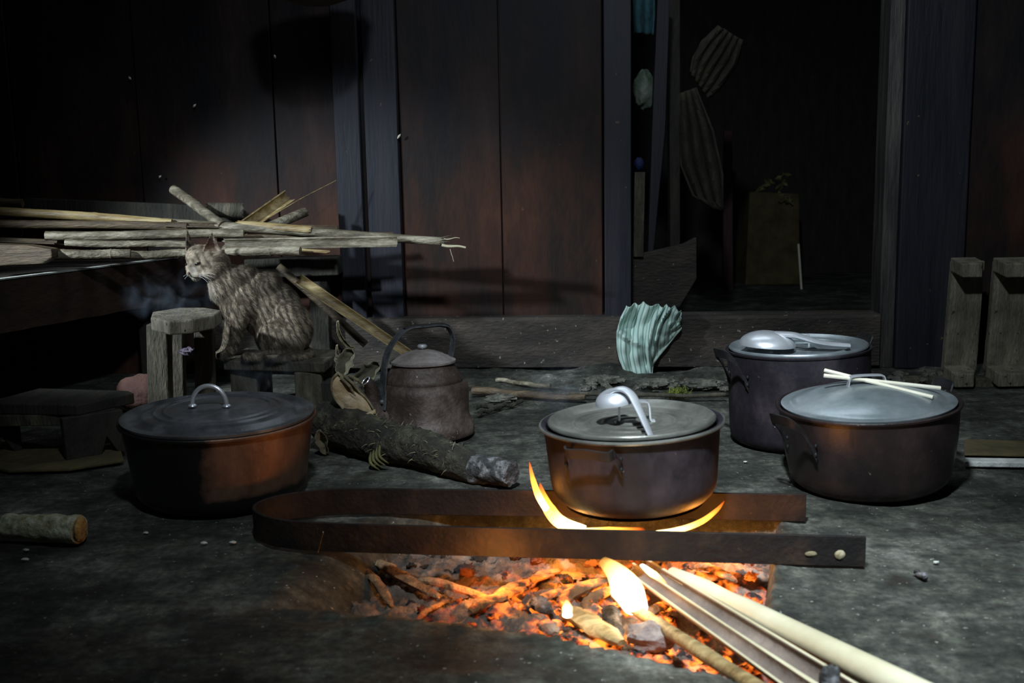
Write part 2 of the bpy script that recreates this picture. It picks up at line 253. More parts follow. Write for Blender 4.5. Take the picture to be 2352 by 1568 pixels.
# ------------------------------------------------------------------ object helpers
WMAT = {}
def setp(o, label=None, cat=None, group=None, kind=None):
    if label: o['label'] = label
    if cat: o['category'] = cat
    if group: o['group'] = group
    if kind: o['kind'] = kind
def thing(name, label, cat, loc, rot=(0, 0, 0), group=None):
    o = bpy.data.objects.new(name, None); COL.objects.link(o); o.empty_display_size = .02
    o.location = loc; o.rotation_euler = rot; setp(o, label, cat, group)
    WMAT[o.name] = Matrix.LocRotScale(Vector(loc), o.rotation_euler, None); return o
class MB:
    def __init__(s): s.v = []; s.f = []; s.h = []; s.off = Matrix.Identity(4)
    def add(s, vs, fs, hs=None):
        n = len(s.v); s.v += [Vector(v) for v in vs]; s.f += [tuple(i+n for i in f) for f in fs]
        s.h += list(hs) if hs is not None else [0.]*len(vs); return s
    def box(s, a, b, jit=0):
        (x0, y0, z0), (x1, y1, z1) = a, b
        vs = [(x, y, z) for z in (z0, z1) for y in (y0, y1) for x in (x0, x1)]
        vs = [Vector(v)+Vector((random.uniform(-jit, jit) for _ in range(3))) for v in vs] if jit else vs
        return s.add(vs, [(0, 2, 3, 1), (4, 5, 7, 6), (0, 1, 5, 4), (2, 6, 7, 3), (0, 4, 6, 2), (1, 3, 7, 5)])
    def prism(s, poly, ext):
        """poly: list of 3-D points (planar), ext: extrusion vector"""
        n = len(poly); ps = [Vector(p) for p in poly]; e = Vector(ext)
        vs = ps+[p+e for p in ps]
        fs = [tuple(range(n))[::-1], tuple(range(n, 2*n))]+[(i, (i+1) % n, (i+1) % n+n, i+n) for i in range(n)]
        return s.add(vs, fs)
    def lathe(s, prof, n=64, c=(0, 0), sq=None):
        vs = []; fs = []
        m = len(prof)
        for i in range(n):
            a = 2*math.pi*i/n; ca, sa = math.cos(a), math.sin(a)
            for r, z in prof: vs.append((c[0]+r*ca, c[1]+r*sa, z))
        for i in range(n):
            j = (i+1) % n
            for k in range(m-1):
                fs.append((i*m+k, j*m+k, j*m+k+1, i*m+k+1))
        return s.add(vs, fs)
    def tube(s, pts, rad, n=12, cap=True, flat=None, wob=0, up=None):
        """pts world points, rad float/list, flat=(a,b) cross-section scale"""
        P = [Vector(p) for p in pts]; m = len(P)
        if not hasattr(rad, '__len__'): rad = [rad]*m
        vs = []; hs = []; fs = []; prev = Vector(up) if up else None
        for i in range(m):
            t = (P[min(i+1, m-1)]-P[max(i-1, 0)]).normalized()
            if prev is None: prev = Vector((0, 0, 1)) if abs(t.z) < .9 else Vector((1, 0, 0))
            a = prev - t*prev.dot(t); a.normalize(); b = t.cross(a); prev = a
            fa, fb = flat or (1, 1)
            for k in range(n):
                an = 2*math.pi*k/n; r = rad[i]*(1+(random.uniform(-wob, wob) if wob else 0))
                vs.append(P[i]+(a*math.cos(an)*fa+b*math.sin(an)*fb)*r); hs.append(i/(m-1))
        for i in range(m-1):
            for k in range(n):
                j = (k+1) % n; fs.append((i*n+k, i*n+j, (i+1)*n+j, (i+1)*n+k))
        if cap: fs += [tuple(range(n))[::-1], tuple((m-1)*n+k for k in range(n))]
        return s.add(vs, fs, hs)
    def ribbon(s, pts, wdir, w_, th):
        """flat band: pts = centre line, wdir = width direction(s), w_ = full width(s), th = thickness"""
        P = [Vector(p) for p in pts]; m = len(P); vs = []; fs = []
        for i in range(m):
            t = (P[min(i+1, m-1)]-P[max(i-1, 0)]).normalized(); wd = Vector(wdir[i] if isinstance(wdir, list) else wdir).normalized()
            nn = t.cross(wd).normalized(); ww = w_[i] if hasattr(w_, '__len__') else w_
            for a, b in ((-1, -1), (1, -1), (1, 1), (-1, 1)): vs.append(P[i]+wd*a*ww/2+nn*b*th/2)
        for i in range(m-1):
            for k in range(4):
                j = (k+1) % 4; fs.append((i*4+k, i*4+j, (i+1)*4+j, (i+1)*4+k))
        fs += [(0, 1, 2, 3)[::-1], tuple((m-1)*4+k for k in range(4))]
        return s.add(vs, fs)
    def shell(s, p0, p1, r0, r1, open_dir, arc=math.pi, th=.004, m=14, n=12, bend=0, rough=0):
        """split bamboo: a half tube open towards open_dir"""
        p0, p1 = Vector(p0), Vector(p1); t = (p1-p0).normalized(); o = Vector(open_dir); o = (o-t*o.dot(t)).normalized(); q = t.cross(o)
        vs = []; fs = []; nn = 2*(n+1)
        for i in range(m+1):
            u = i/m; c = p0.lerp(p1, u)-o*bend*math.sin(math.pi*u); r = r0+(r1-r0)*u
            ang = [-arc/2+arc*k/n for k in range(n+1)]
            ex = random.uniform(-rough, rough) if i in (0, m) else 0
            for a in ang: vs.append(c-o*math.cos(a)*r+q*math.sin(a)*r+t*(random.uniform(-rough, rough) if i in (0, m) else 0))
            for a in reversed(ang): vs.append(c-o*math.cos(a)*(r-th)+q*math.sin(a)*(r-th)+t*ex)
        for i in range(m):
            for k in range(nn):
                j = (k+1) % nn; fs.append((i*nn+k, i*nn+j, (i+1)*nn+j, (i+1)*nn+k))
        for base, rev in ((0, True), (m*nn, False)):
            for k in range(n):
                f = (base+k, base+k+1, base+nn-2-k, base+nn-1-k); fs.append(f[::-1] if rev else f)
        return s.add(vs, fs)
    def blob(s, c, r, sub=12, nz=.25, fr=3., sx=None, seed=0, rot=None):
        """irregular rounded lump"""
        c = Vector(c); sx = sx or (1, 1, 1); vs = []; fs = []; m = sub; n = sub*2
        for i in range(m+1):
            th = math.pi*i/m
            for k in range(n):
                a = 2*math.pi*k/n; d = Vector((math.sin(th)*math.cos(a), math.sin(th)*math.sin(a), math.cos(th)))
                q = 1+nz*noise.noise(d*fr+Vector((seed*7.1, seed*3.3, seed)))
                p = Vector((d.x*sx[0], d.y*sx[1], d.z*sx[2]))*r*q
                if rot: p = rot @ p
                vs.append(c+p)
        for i in range(m):
            for k in range(n):
                j = (k+1) % n; fs.append((i*n+k, (i+1)*n+k, (i+1)*n+j, i*n+j))
        return s.add(vs, fs)
    def build(s, name, mat, parent=None, world=False, smooth=True, bev=0, origin=None, attr=False, sub=0, angle=40):
        me = bpy.data.meshes.new(name); M = Matrix.Identity(4)
        if parent and world:
            M = WMAT[parent.name].inverted()
        o = bpy.data.objects.new(name, me); COL.objects.link(o)
        if origin is not None: M = Matrix.Translation(-Vector(origin)); o.location = origin
        me.from_pydata([M @ v for v in s.v], [], s.f)
        me.materials.append(MATS[mat] if isinstance(mat, str) else mat)
        if attr:
            at = me.attributes.new('h', 'FLOAT', 'POINT'); at.data.foreach_set('value', s.h)
        if smooth:
            me.shade_smooth(); me.set_sharp_from_angle(angle=math.radians(angle))
        if parent: o.parent = parent; WMAT[o.name] = WMAT[parent.name] if parent.name in WMAT else Matrix.Identity(4)
        else: WMAT[o.name] = Matrix.Translation(o.location)
        if bev:
            b = o.modifiers.new('bevel', 'BEVEL'); b.width = bev; b.segments = 2; b.limit_method = 'ANGLE'; b.angle_limit = math.radians(35)
        if sub:
            b = o.modifiers.new('sub', 'SUBSURF'); b.levels = sub; b.render_levels = sub
        me.validate(); return o
def tag(o, *a, **k): setp(o, *a, **k); return o
def spline(pts, n=8):
    P = [Vector(p) for p in pts]; out = []
    for i in range(len(P)-1):
        p0 = P[max(i-1, 0)]; p1 = P[i]; p2 = P[i+1]; p3 = P[min(i+2, len(P)-1)]
        for k in range(n):
            t = k/n; out.append(.5*((2*p1)+(p2-p0)*t+(2*p0-5*p1+4*p2-p3)*t*t+(3*p1-p0-3*p2+p3)*t**3))
    out.append(P[-1]); return out

# ------------------------------------------------------------------ floor with the fire pit
PIT = [atz(*p)[:2] for p in [(842, 1178), (1200, 1176), (1790, 1190), (1778, 1300), (1768, 1400)]] + [(.47, 1.30), (.46, 1.19), (.335, 1.19)] + \
      [atz(*p)[:2] for p in [(1700, 1548), (1640, 1522), (1540, 1505), (1450, 1492), (1360, 1474), (1280, 1458), (1100, 1432), (850, 1405), (575, 1394)]]
PITA = np.array([(p[0], p[1]) for p in PIT])
def sdist(X, Y):
    """distance inside the pit outline (positive inside)"""
    d = np.full(X.shape, 1e9); ins = np.zeros(X.shape, bool); n = len(PITA)
    for i in range(n):
        a = PITA[i]; b = PITA[(i+1) % n]; e = b-a
        t = np.clip(((X-a[0])*e[0]+(Y-a[1])*e[1])/(e@e), 0, 1)
        d = np.minimum(d, np.hypot(X-a[0]-t*e[0], Y-a[1]-t*e[1]))
        c = ((a[1] > Y) != (b[1] > Y)) & (X < (b[0]-a[0])*(Y-a[1])/(b[1]-a[1]+1e-12)+a[0]); ins ^= c
    return np.where(ins, d, -d)
def fbm(x, y, f, seed=0.): return noise.fractal(Vector((x*f+seed, y*f-seed, seed)), .9, 2.1, 4)
def sstep(t): t = np.clip(t, 0, 1); return t*t*(3-2*t)
def floor_z(X, Y):
    s = sdist(X, Y)
    w_ = .018+.13*sstep((-.10-X)/.20)*sstep((Y-1.45)/.1)
    z = -.085*sstep(s/w_)
    N_ = np.array([fbm(x, y, 5) for x, y in zip(X.ravel(), Y.ravel())]).reshape(X.shape)
    N2 = np.array([noise.noise(Vector((x*34, y*34, 3))) for x, y in zip(X.ravel(), Y.ravel())]).reshape(X.shape)
    rim = np.exp(-(s/.03)**2)
    z = z + N_*.0035*(1+2.5*rim) + N2*.0012 - .004
    # rubble foundation under the door sill
    WU = (X+.11)*math.cos(WA)-(Y-3.47)*math.sin(WA); WV = (X+.11)*math.sin(WA)+(Y-3.47)*math.cos(WA)
    z = z + .022*sstep((WV+.26)/.10)*(1+.9*N_)*sstep((WU+.6)/.4)
    return z
def axis(a, b, fine_a, fine_b, df, dc):
    return np.concatenate([np.arange(a, fine_a, dc), np.arange(fine_a, fine_b, df), np.arange(fine_b, b+dc, dc)])
xs = axis(-2.6, 2.8, -.95, 1.15, .010, .045); ys = axis(.5, 3.62, 1.02, 2.6, .010, .022)
X, Y = np.meshgrid(xs, ys); Z = floor_z(X, Y)
def grid_obj(name, X, Y, Z, mat, keep=None):
    ny, nx = X.shape; me = bpy.data.meshes.new(name)
    idx = np.arange(nx*ny).reshape(ny, nx)
    q = np.stack([idx[:-1, :-1], idx[:-1, 1:], idx[1:, 1:], idx[1:, :-1]], -1).reshape(-1, 4)
    if keep is not None: q = q[keep[:-1, :-1].reshape(-1)]
    me.from_pydata(np.stack([X.ravel(), Y.ravel(), Z.ravel()], 1).tolist(), [], q.tolist()); me.materials.append(MATS[mat]); me.shade_smooth()
    o = bpy.data.objects.new(name, me); COL.objects.link(o)
    if keep is not None:
        import bmesh
        bm = bmesh.new(); bm.from_mesh(me); bmesh.ops.delete(bm, geom=[v for v in bm.verts if not v.link_faces], context='VERTS'); bm.to_mesh(me); bm.free()
    return o
fl = grid_obj('floor', X, Y, Z, 'earth'); setp(fl, 'packed grey earth floor with the sunken fire pit', kind='structure')
fx0 = MB(); fx0.box((-1.2, 3.57, -.08), (3.4, 6.6, .02)); setp(fx0.build('floor_back_room', 'earth', smooth=False), 'dim earth floor of the room behind the doorway', kind='structure')

# ash in the pit
ax = np.arange(-.45, .60, .0065); ay = np.arange(1.14, 2.02, .0065); AX, AY = np.meshgrid(ax, ay); sd = sdist(AX, AY)
AZ = np.zeros(AX.shape)
for i in range(AX.shape[0]):
    for j in range(AX.shape[1]):
        x, y = AX[i, j], AY[i, j]
        AZ[i, j] = -.072+.020*fbm(x, y, 9, 2.)+.010*noise.noise(Vector((x*50, y*50, 1)))+.008*noise.noise(Vector((x*110, y*110, 5)))
AZ += .025*np.exp(-(((AX-.35)/.12)**2+((AY-1.78)/.12)**2)) + .02*np.exp(-(((AX+.05)/.16)**2+((AY-1.60)/.08)**2)) + .03*sstep((1.42-AY)/.15)*sstep((AX-.2)/.1)
AZ -= .05*sstep((.012-sd)/.03)
ash = grid_obj('ash_bed', AX, AY, AZ, 'ash', keep=sd > -.004)
setp(ash, 'pale grey ash and glowing cinders filling the fire pit', 'ash', kind='stuff')

# ------------------------------------------------------------------ back wall (wall frame), posts, sill, door opening
def wbox(mb, u0, u1, z0, z1, v0, v1, jit=0):
    """box in wall frame, v0/v1 = distance in front of the plank face"""
    vs = [WM @ Vector((u, -v, z)) for z in (z0, z1) for v in (v1, v0) for u in (u0, u1)]
    if jit: vs = [p+Vector((random.uniform(-jit, jit), random.uniform(-jit, jit), random.uniform(-jit, jit))) for p in vs]
    mb.add(vs, [(0, 2, 3, 1), (4, 5, 7, 6), (0, 1, 5, 4), (2, 6, 7, 3), (0, 4, 6, 2), (1, 3, 7, 5)]); return mb
mb = MB()
seams = [-2.75, -2.32, -1.93, -1.56, -1.127, -.662, -.40, -.246, .085, .416]
for a, b in zip(seams[:-1], seams[1:]):
    wbox(mb, a+.0025, b-.0025, -.03, 2.3, -.03, random.uniform(-.003, .003))
wbox(mb, -2.75, .416, -.03, 2.3, -.05, -.031)
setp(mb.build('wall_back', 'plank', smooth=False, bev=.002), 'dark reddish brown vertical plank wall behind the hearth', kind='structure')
mb = MB(); wbox(mb, 1.568, 2.05, .02, 2.3, -.03, 0); wbox(mb, 2.055, 2.9, .02, 2.3, -.03, 0)
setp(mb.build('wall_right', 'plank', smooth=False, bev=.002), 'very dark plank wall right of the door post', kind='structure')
mb = MB(); wbox(mb, -.455, -.372, .0, 2.3, -.02, .030); setp(mb.build('trim_1', 'post', smooth=False, bev=.003), 'narrow bluish wall post', kind='structure')
mb = MB(); wbox(mb, -.358, -.250, .0, 2.3, -.02, .014); setp(mb.build('trim_2', 'post', smooth=False, bev=.003), 'brown wall batten beside the narrow post', kind='structure')
mb = MB(); wbox(mb, .421, .508, .17, 2.3, -.06, .018); setp(mb.build('trim_3', 'post', smooth=False, bev=.003), 'purplish left door post', kind='structure')
mb = MB(); wbox(mb, 1.352, 1.556, .012, 2.3, -.10, .045, .001); setp(mb.build('trim_4', 'post', smooth=False, bev=.005), 'broad dark right door post', kind='structure')
mb = MB(); wbox(mb, 1.303, 1.350, .012, 2.3, -.09, .030, .001); setp(mb.build('trim_5', 'jambwood', smooth=False, bev=.004), 'worn grey door jamb strip beside the broad post', kind='structure')
mb = MB()
P = []
for i in range(41):
    u = -.90+(1.300+.90)*i/40; P.append(u)
vs = []; fs = []
for i, u in enumerate(P):
    n1 = .003*noise.noise(Vector((u*4, 1, 0))); n2 = .003*noise.noise(Vector((u*5, 7, 0)))
    for v, z in ((.060+n1, .024+n2), (.058+n2, .100), (.058+n1, .182+n2), (.050, .190+n2), (-.06, .190), (-.06, .024)):
        vs.append(WM @ Vector((u, -v, z)))
for i in range(40):
    for k in range(6): j = (k+1) % 6; fs.append((i*6+k, (i+1)*6+k, (i+1)*6+j, i*6+j))
fs += [tuple(range(6)), tuple(40*6+k for k in range(6))[::-1]]
mb.add(vs, fs); setp(mb.build('baseboard_back', 'sillwood', smooth=False, bev=.002), 'thick weathered timber door sill', kind='structure')
mb = MB(); wbox(mb, -.90, 1.30, -.03, .022, -.06, .0); setp(mb.build('trim_6', 'darkwood', smooth=False), 'dark gap board beneath the sill', kind='structure')

def height_tint(m):
    # planks: darker and bluish higher up, red-brown lower down, with a ragged border
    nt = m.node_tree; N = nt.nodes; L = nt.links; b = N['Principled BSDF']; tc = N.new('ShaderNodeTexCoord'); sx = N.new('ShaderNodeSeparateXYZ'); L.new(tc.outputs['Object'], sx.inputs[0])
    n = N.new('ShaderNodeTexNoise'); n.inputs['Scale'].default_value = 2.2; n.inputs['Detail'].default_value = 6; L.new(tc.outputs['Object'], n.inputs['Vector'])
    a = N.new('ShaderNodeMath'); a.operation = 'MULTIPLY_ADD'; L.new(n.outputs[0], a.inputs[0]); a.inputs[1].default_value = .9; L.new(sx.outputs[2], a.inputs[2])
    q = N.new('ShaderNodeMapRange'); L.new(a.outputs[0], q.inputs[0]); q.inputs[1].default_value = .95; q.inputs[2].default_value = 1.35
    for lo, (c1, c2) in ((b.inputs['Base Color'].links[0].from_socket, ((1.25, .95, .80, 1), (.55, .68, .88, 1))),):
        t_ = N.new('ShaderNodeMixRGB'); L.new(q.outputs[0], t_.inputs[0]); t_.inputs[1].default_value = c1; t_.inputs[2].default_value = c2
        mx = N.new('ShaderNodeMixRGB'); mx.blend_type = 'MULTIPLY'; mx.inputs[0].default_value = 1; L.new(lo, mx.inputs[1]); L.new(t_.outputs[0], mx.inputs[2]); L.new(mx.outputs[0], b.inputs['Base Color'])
height_tint(MATS['plank'])
# the room behind the opening
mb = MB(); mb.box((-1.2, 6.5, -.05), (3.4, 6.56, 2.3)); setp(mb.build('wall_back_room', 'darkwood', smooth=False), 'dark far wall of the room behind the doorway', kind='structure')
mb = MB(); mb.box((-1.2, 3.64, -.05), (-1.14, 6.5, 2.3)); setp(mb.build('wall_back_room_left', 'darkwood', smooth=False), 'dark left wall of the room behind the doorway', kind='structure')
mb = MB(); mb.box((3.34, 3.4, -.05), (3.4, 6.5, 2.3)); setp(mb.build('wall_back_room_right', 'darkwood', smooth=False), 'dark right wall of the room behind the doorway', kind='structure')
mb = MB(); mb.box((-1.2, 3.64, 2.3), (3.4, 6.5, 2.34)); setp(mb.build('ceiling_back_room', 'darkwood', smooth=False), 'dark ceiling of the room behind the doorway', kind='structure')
def flat_px(name, mat, px, y, th, label, cat, bev=.002, group=None, smooth=False):
    pts = [aty(a, b, y) for a, b in px]; mb = MB(); mb.prism(pts, (0, th, 0)); o = mb.build(name, mat, origin=pts[0], bev=bev, smooth=smooth); setp(o, label, cat, group); return o
# narrow strut and leaning boards inside the doorway
flat_px('wall_strut', 'post', [(1512, -40), (1540, -40), (1528, 300), (1500, 590), (1488, 590), (1498, 300)], 3.72, .04, 'narrow bluish upright strut just inside the doorway', 'post')
flat_px('leaning_board', 'sillwood', [(1452, 560), (1462, 585), (1570, 560), (1600, 545), (1600, 640), (1560, 706), (1452, 712)], 3.68, .03, 'grey board leaning at the bottom left of the doorway', 'board')
flat_px('plank', 'redwood', [(1664, 300), (1682, 300), (1684, 668), (1660, 668)], atz(1670, 668, .02).y, .03, 'thin reddish upright plank in the dark room', 'plank')
flat_px('inner_post', 'darkwood', [(1536, -40), (1562, -40), (1562, 655), (1540, 655)], 4.05, .06, 'dark upright post inside the doorway that the shirt hangs on', 'post')
flat_px('crate', 'yellow_board', [(1722, 440), (1835, 445), (1838, 652), (1712, 654)], atz(1780, 653, .02).y, .25, 'dim yellow brown crate on the far room floor', 'crate')
flat_px('upright_board', 'graywood_v', [(1458, 395), (1482, 395), (1478, 590), (1455, 590)], 3.66, .02, 'short brown board behind the left door post', 'board')
def hang_cloth(name, mat, rows, y, folds, amp, label, cat, nt_=16, thick=.006):
    """rows: list of ((left px),(right px)) from top to bottom; folds in depth"""
    ns = 40; rs = len(rows); mb = MB(); vs = []; fs = []; hs = []
    for j in range(nt_+1):
        t = j/nt_*(rs-1); i = min(int(t), rs-2); f = t-i
        l = [rows[i][0][k]*(1-f)+rows[i+1][0][k]*f for k in (0, 1)]; r = [rows[i][1][k]*(1-f)+rows[i+1][1][k]*f for k in (0, 1)]
        for q in range(ns+1):
            s_ = q/ns; px = l[0]*(1-s_)+r[0]*s_; py = l[1]*(1-s_)+r[1]*s_
            dy = amp*math.sin(s_*folds*2*math.pi+1.3*math.sin(t*1.3))+amp*.6*noise.noise(Vector((s_*4, t*2, y)))
            vs.append(aty(px, py, y+dy)); hs.append(s_)
    for j in range(nt_):
        for q in range(ns): a = j*(ns+1)+q; fs.append((a, a+1, a+ns+2, a+ns+1))
    mb.add(vs, fs, hs); o = mb.build(name, mat, origin=vs[0], attr=True); setp(o, label, cat)
    so = o.modifiers.new('thick', 'SOLIDIFY'); so.thickness = thick; return o
hang_cloth('hanging_shirt', 'khaki_cloth', [((1560, 215), (1600, 200)), ((1560, 300), (1640, 300)), ((1562, 380), (1662, 400)), ((1590, 450), (1662, 470)), ((1640, 478), (1660, 482))], 4.0, 3.5, .02, 'drab khaki shirt hanging in the dark doorway', 'shirt')
hang_cloth('striped_sack', 'khaki_cloth', [((1648, 58), (1706, 92)), ((1615, 90), (1690, 150)), ((1590, 130), (1655, 200)), ((1584, 165), (1625, 225))], 4.05, 5, .018, 'brown pleated sack hanging above the khaki shirt', 'sack')
hang_cloth('hanging_towel', 'teal_cloth', [((1452, -30), (1505, -30)), ((1454, 30), (1505, 40)), ((1456, 75), (1502, 80))], 3.75, 2.5, .012, 'teal towel hanging at the top left of the doorway', 'towel')
mb = MB(); mb.blob(aty(1480, 205, 3.8), .055, 14, .25, 2.5, (.7, .6, 1.25), 3); tag(mb.build('plastic_bag', 'bag_pale', origin=aty(1480, 205, 3.8)), 'pale green plastic bag hanging behind the left door post', 'bag')
mb = MB(); mb.blob(aty(1468, 375, 3.78), .018, 10, .2, 2.5, (1, .8, 1.2), 4)
blue = mk('blue_cloth', [(.003, .006, .04), (.006, .012, .07), (.01, .02, .1)], 8); tag(mb.build('cloth_bundle', 'blue_cloth', origin=aty(1468, 375, 3.78)), 'small dark blue bundle between post and strut', 'cloth')
for k, (a, b, c_) in enumerate([((1700, 470), (1780, 420), 'leafy stem lying lowest on the crate in the dark room'), ((1738, 452), (1822, 470), 'leafy stem reaching right over the crate in the dark room'), ((1760, 465), (1800, 395), 'leafy stem standing up from the crate in the dark room')]):
    mb = MB(); cy_ = atz(1780, 653, .02).y; p, q = aty(a[0]+30, 446, cy_+.03), aty(*b, cy_-.04)
    mb.tube(spline([p, p.lerp(q, .5)+Vector((0, 0, .02)), q], 6), [.004]*12+[.002], 6)
    for i in range(9):
        c0 = p.lerp(q, .2+i*.09); d = Vector((random.uniform(-1, 1), random.uniform(-.4, .4), random.uniform(-.3, 1))).normalized()*.05
        s_ = d.cross(Vector((0, 1, 0))).normalized()*.010
        mb.add([c0, c0+d*.5+s_, c0+d, c0+d*.5-s_, c0+d*.5+Vector((0, -.004, 0))], [(0, 1, 4), (1, 2, 4), (2, 3, 4), (3, 0, 4)])
    tag(mb.build('green_stem', 'greenleaf', origin=p), c_, 'plant')
mb = MB(); mb.tube([aty(1834, 560, 5.55), atz(1841, 664, .02)], .006, 8); tag(mb.build('pale_stick', 'cream', origin=aty(1836, 560, 5.55)), 'tiny pale stick glinting in the dark room', 'stick')
# litter stuck on the planks
for p, ln, c_ in (((444, 246), (6, -7), 'pale straw scrap caught on the wall plank'), ((630, 126), (3, 8), 'small yellow chip in the wall seam under the basket'), ((913, 318), (7, -10), 'pale splinter in the gap beside the batten'), ((296, 176), (5, 6), 'whitish fleck on the left planks'), ((366, 408), (4, -5), 'whitish fleck on the planks above the bamboo pile')):
    d = ray(*p); d2 = ray(p[0]+ln[0], p[1]+ln[1]); n = WM.to_3x3() @ Vector((0, -1, 0)); o_ = WM @ Vector((0, -.022, 0))
    a = d*((o_-Vector((0, 0, H))).dot(n)/d.dot(n))+Vector((0, 0, H)); b = d2*((o_-Vector((0, 0, H))).dot(n)/d2.dot(n))+Vector((0, 0, H))
    mb = MB(); mb.tube([a, a.lerp(b, .5)+n*.002, b], [.0015, .004, .001], 6); tag(mb.build('wall_fleck', 'cream', origin=a), c_, 'splinter')

# ------------------------------------------------------------------ hanging basket over the wall (bottom shows at the frame's top edge)
bc = aty(725, 12, 2.95)
t = thing('hanging_basket', 'dark round-bottomed basket hanging high before the plank wall, only its bottom in view', 'basket', (bc.x, bc.y, bc.z))
mb = MB(); pr = [(0, 0), (.05, .004), (.10, .022), (.135, .06), (.150, .12), (.152, .17), (.146, .17), (.143, .12), (.128, .063), (.095, .03), (.05, .012), (0, .009)]
mb.lathe(pr, 40); mb.build('bowl', 'darkwood', t)
mb = MB(); mb.tube([(.152*math.cos(a), .152*math.sin(a), .17) for a in np.linspace(0, 2*math.pi, 40)], .007, 8, cap=False); mb.build('rim', 'darkwood', t)
for k in range(3):
    a = k*2.09+.5; mb = MB(); mb.tube([(.15*math.cos(a), .15*math.sin(a), .17), (0, 0, .75)], .003, 6); mb.build('cord', 'darkwood', t)

# ------------------------------------------------------------------ cooking pots
def pot_body(R, h, rb, th=.004, lip=.006, corner=.03, belly=0.):
    out = [(0, 0), (rb*.6, 0), (rb-corner*.55, .0)]
    for k in range(1, 6):
        a = math.pi/2*k/5; out.append((rb-corner+corner*math.sin(a)+0, corner-corner*math.cos(a)))
    for k in range(1, 9):
        t = k/9; out.append((rb+(R-rb)*t+belly*math.sin(math.pi*t), corner+(h-corner)*t))
    out += [(R, h-.004), (R+lip, h-.002), (R+lip+.001, h+.002), (R+lip-.001, h+.004), (R, h+.003), (R-th, h-.001)]
    inn = [(r-th, z+(th if z < corner else 0)) for r, z in out[1:3+5+8]][::-1]
    return out+inn[1:]+[(0, th)]
def loop_handle(parent, ang, R, z, mat, w_=.05, outw=.05, rise=.03, name='side_handle', strap=.016):
    """flat riveted loop handle standing off the pot at angle ang (parent frame)"""
    ca, sa = math.cos(ang), math.sin(ang); r_ = Vector((ca, sa, 0)); t_ = Vector((-sa, ca, 0)); up = Vector((0, 0, 1))
    p = lambda a, b, c: r_*(R+a)+t_*b+up*(z+c)
    pts = [p(.001, -w_*1.05, -.035), p(.008, -w_, -.020), p(outw*.55, -w_*.9, rise*.45), p(outw, -w_*.75, rise), p(outw+.004, 0, rise+.003), p(outw, w_*.75, rise), p(outw*.55, w_*.9, rise*.45), p(.008, w_, -.020), p(.001, w_*1.05, -.035)]
    pts = spline(pts, 4); n = len(pts); mb = MB(); wd = []
    for i, q in enumerate(pts):
        s_ = abs(i/(n-1)-.5)*2; wd.append((up*.9+r_*.3).lerp(t_*0+up, .2) if s_ < .75 else up)
    mb.ribbon(pts, wd, strap, .0035); o = mb.build(name, mat, parent, angle=50)
    for sgn in (-1, 1):
        m2 = MB(); m2.blob(p(.003, sgn*w_*1.04, -.030), .0055, 8, 0, 1, (.7, .7, 1)); m2.blob(p(.002, sgn*w_*1.04, -.012), .0045, 8, 0, 1, (.7, .7, 1)); m2.build('rivet', mat, o)
    return o
def lid_flat(parent, R, z, mat, rings=(.25, .42, .60, .76), rise=.006, dip=.010, name='lid'):
    pr = [(R*1.0, z+.001), (R*1.005, z+.005), (R*.985, z+.008), (R*.95, z+.004), (R*.90, z-dip*.4)]
    N_ = 180
    for i in range(N_+1):
        f = .88*(1-i/N_); q = z-dip*.4+rise*(1-f/.88)
        for rr in rings: q += .0042*math.exp(-((f-rr)/.025)**2)
        pr.append((R*f, q))
    mb = MB(); mb.lathe(pr+[(0, z-dip-.003), (R*.9, z-dip-.003), (R*1.0, z+.001)], 96); return mb.build(name, mat, parent, angle=60)

# left pot
t = thing('cooking_pot', 'wide blackened pot with dark ringed lid and bright arched handle, left of the hearth', 'pot', (-.614, 2.125, .001), (math.radians(1.2), math.radians(.7), 0), 'blackened cooking pots around the hearth')
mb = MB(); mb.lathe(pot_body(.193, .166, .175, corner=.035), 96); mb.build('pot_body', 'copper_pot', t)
mb = MB(); R_ = .190; z = .171
pr = [(R_+.004, z), (R_+.005, z+.005), (R_-.004, z+.007), (R_-.012, z+.001), (R_-.030, z+.000), (R_-.036, z+.008), (R_-.042, z+.010)]
for i in range(120):
    f = (R_-.044)*(1-i/119); q = z+.010+.014*(1-f/(R_-.044))
    for rr in (.128, .108): q += .0030*math.exp(-((f-rr)/.0035)**2)
    pr.append((f, q))
mb.lathe(pr+[(0, z-.004), (R_, z-.004), (R_+.004, z)], 96); lid = mb.build('lid', 'lid_dark', t, angle=60)
hp = [(-.036+.0, 0, z+.024)]+[(-.036*math.cos(a), 0, z+.026+.040*math.sin(a)) for a in np.linspace(.1, math.pi-.1, 17)]+[(.036, 0, z+.024)]
hr = Matrix.Rotation(math.radians(-4), 3, 'Z')
mb = MB(); mb.tube([hr @ Vector(p)+Vector((-.012, -.02, 0)) for p in hp], .0048, 10); h_ = mb.build('lid_handle', 'aluminium', lid)
for sx in (-1, 1):
    mb = MB(); mb.blob(hr @ Vector((.036*sx, 0, z+.024))+Vector((-.012, -.02, 0)), .009, 8, 0, 1, (1, 1, .5)); mb.build('handle_foot', 'aluminium', h_)
loop_handle(t, math.radians(168), .190, .135, 'black_iron', .035, .022, .004)

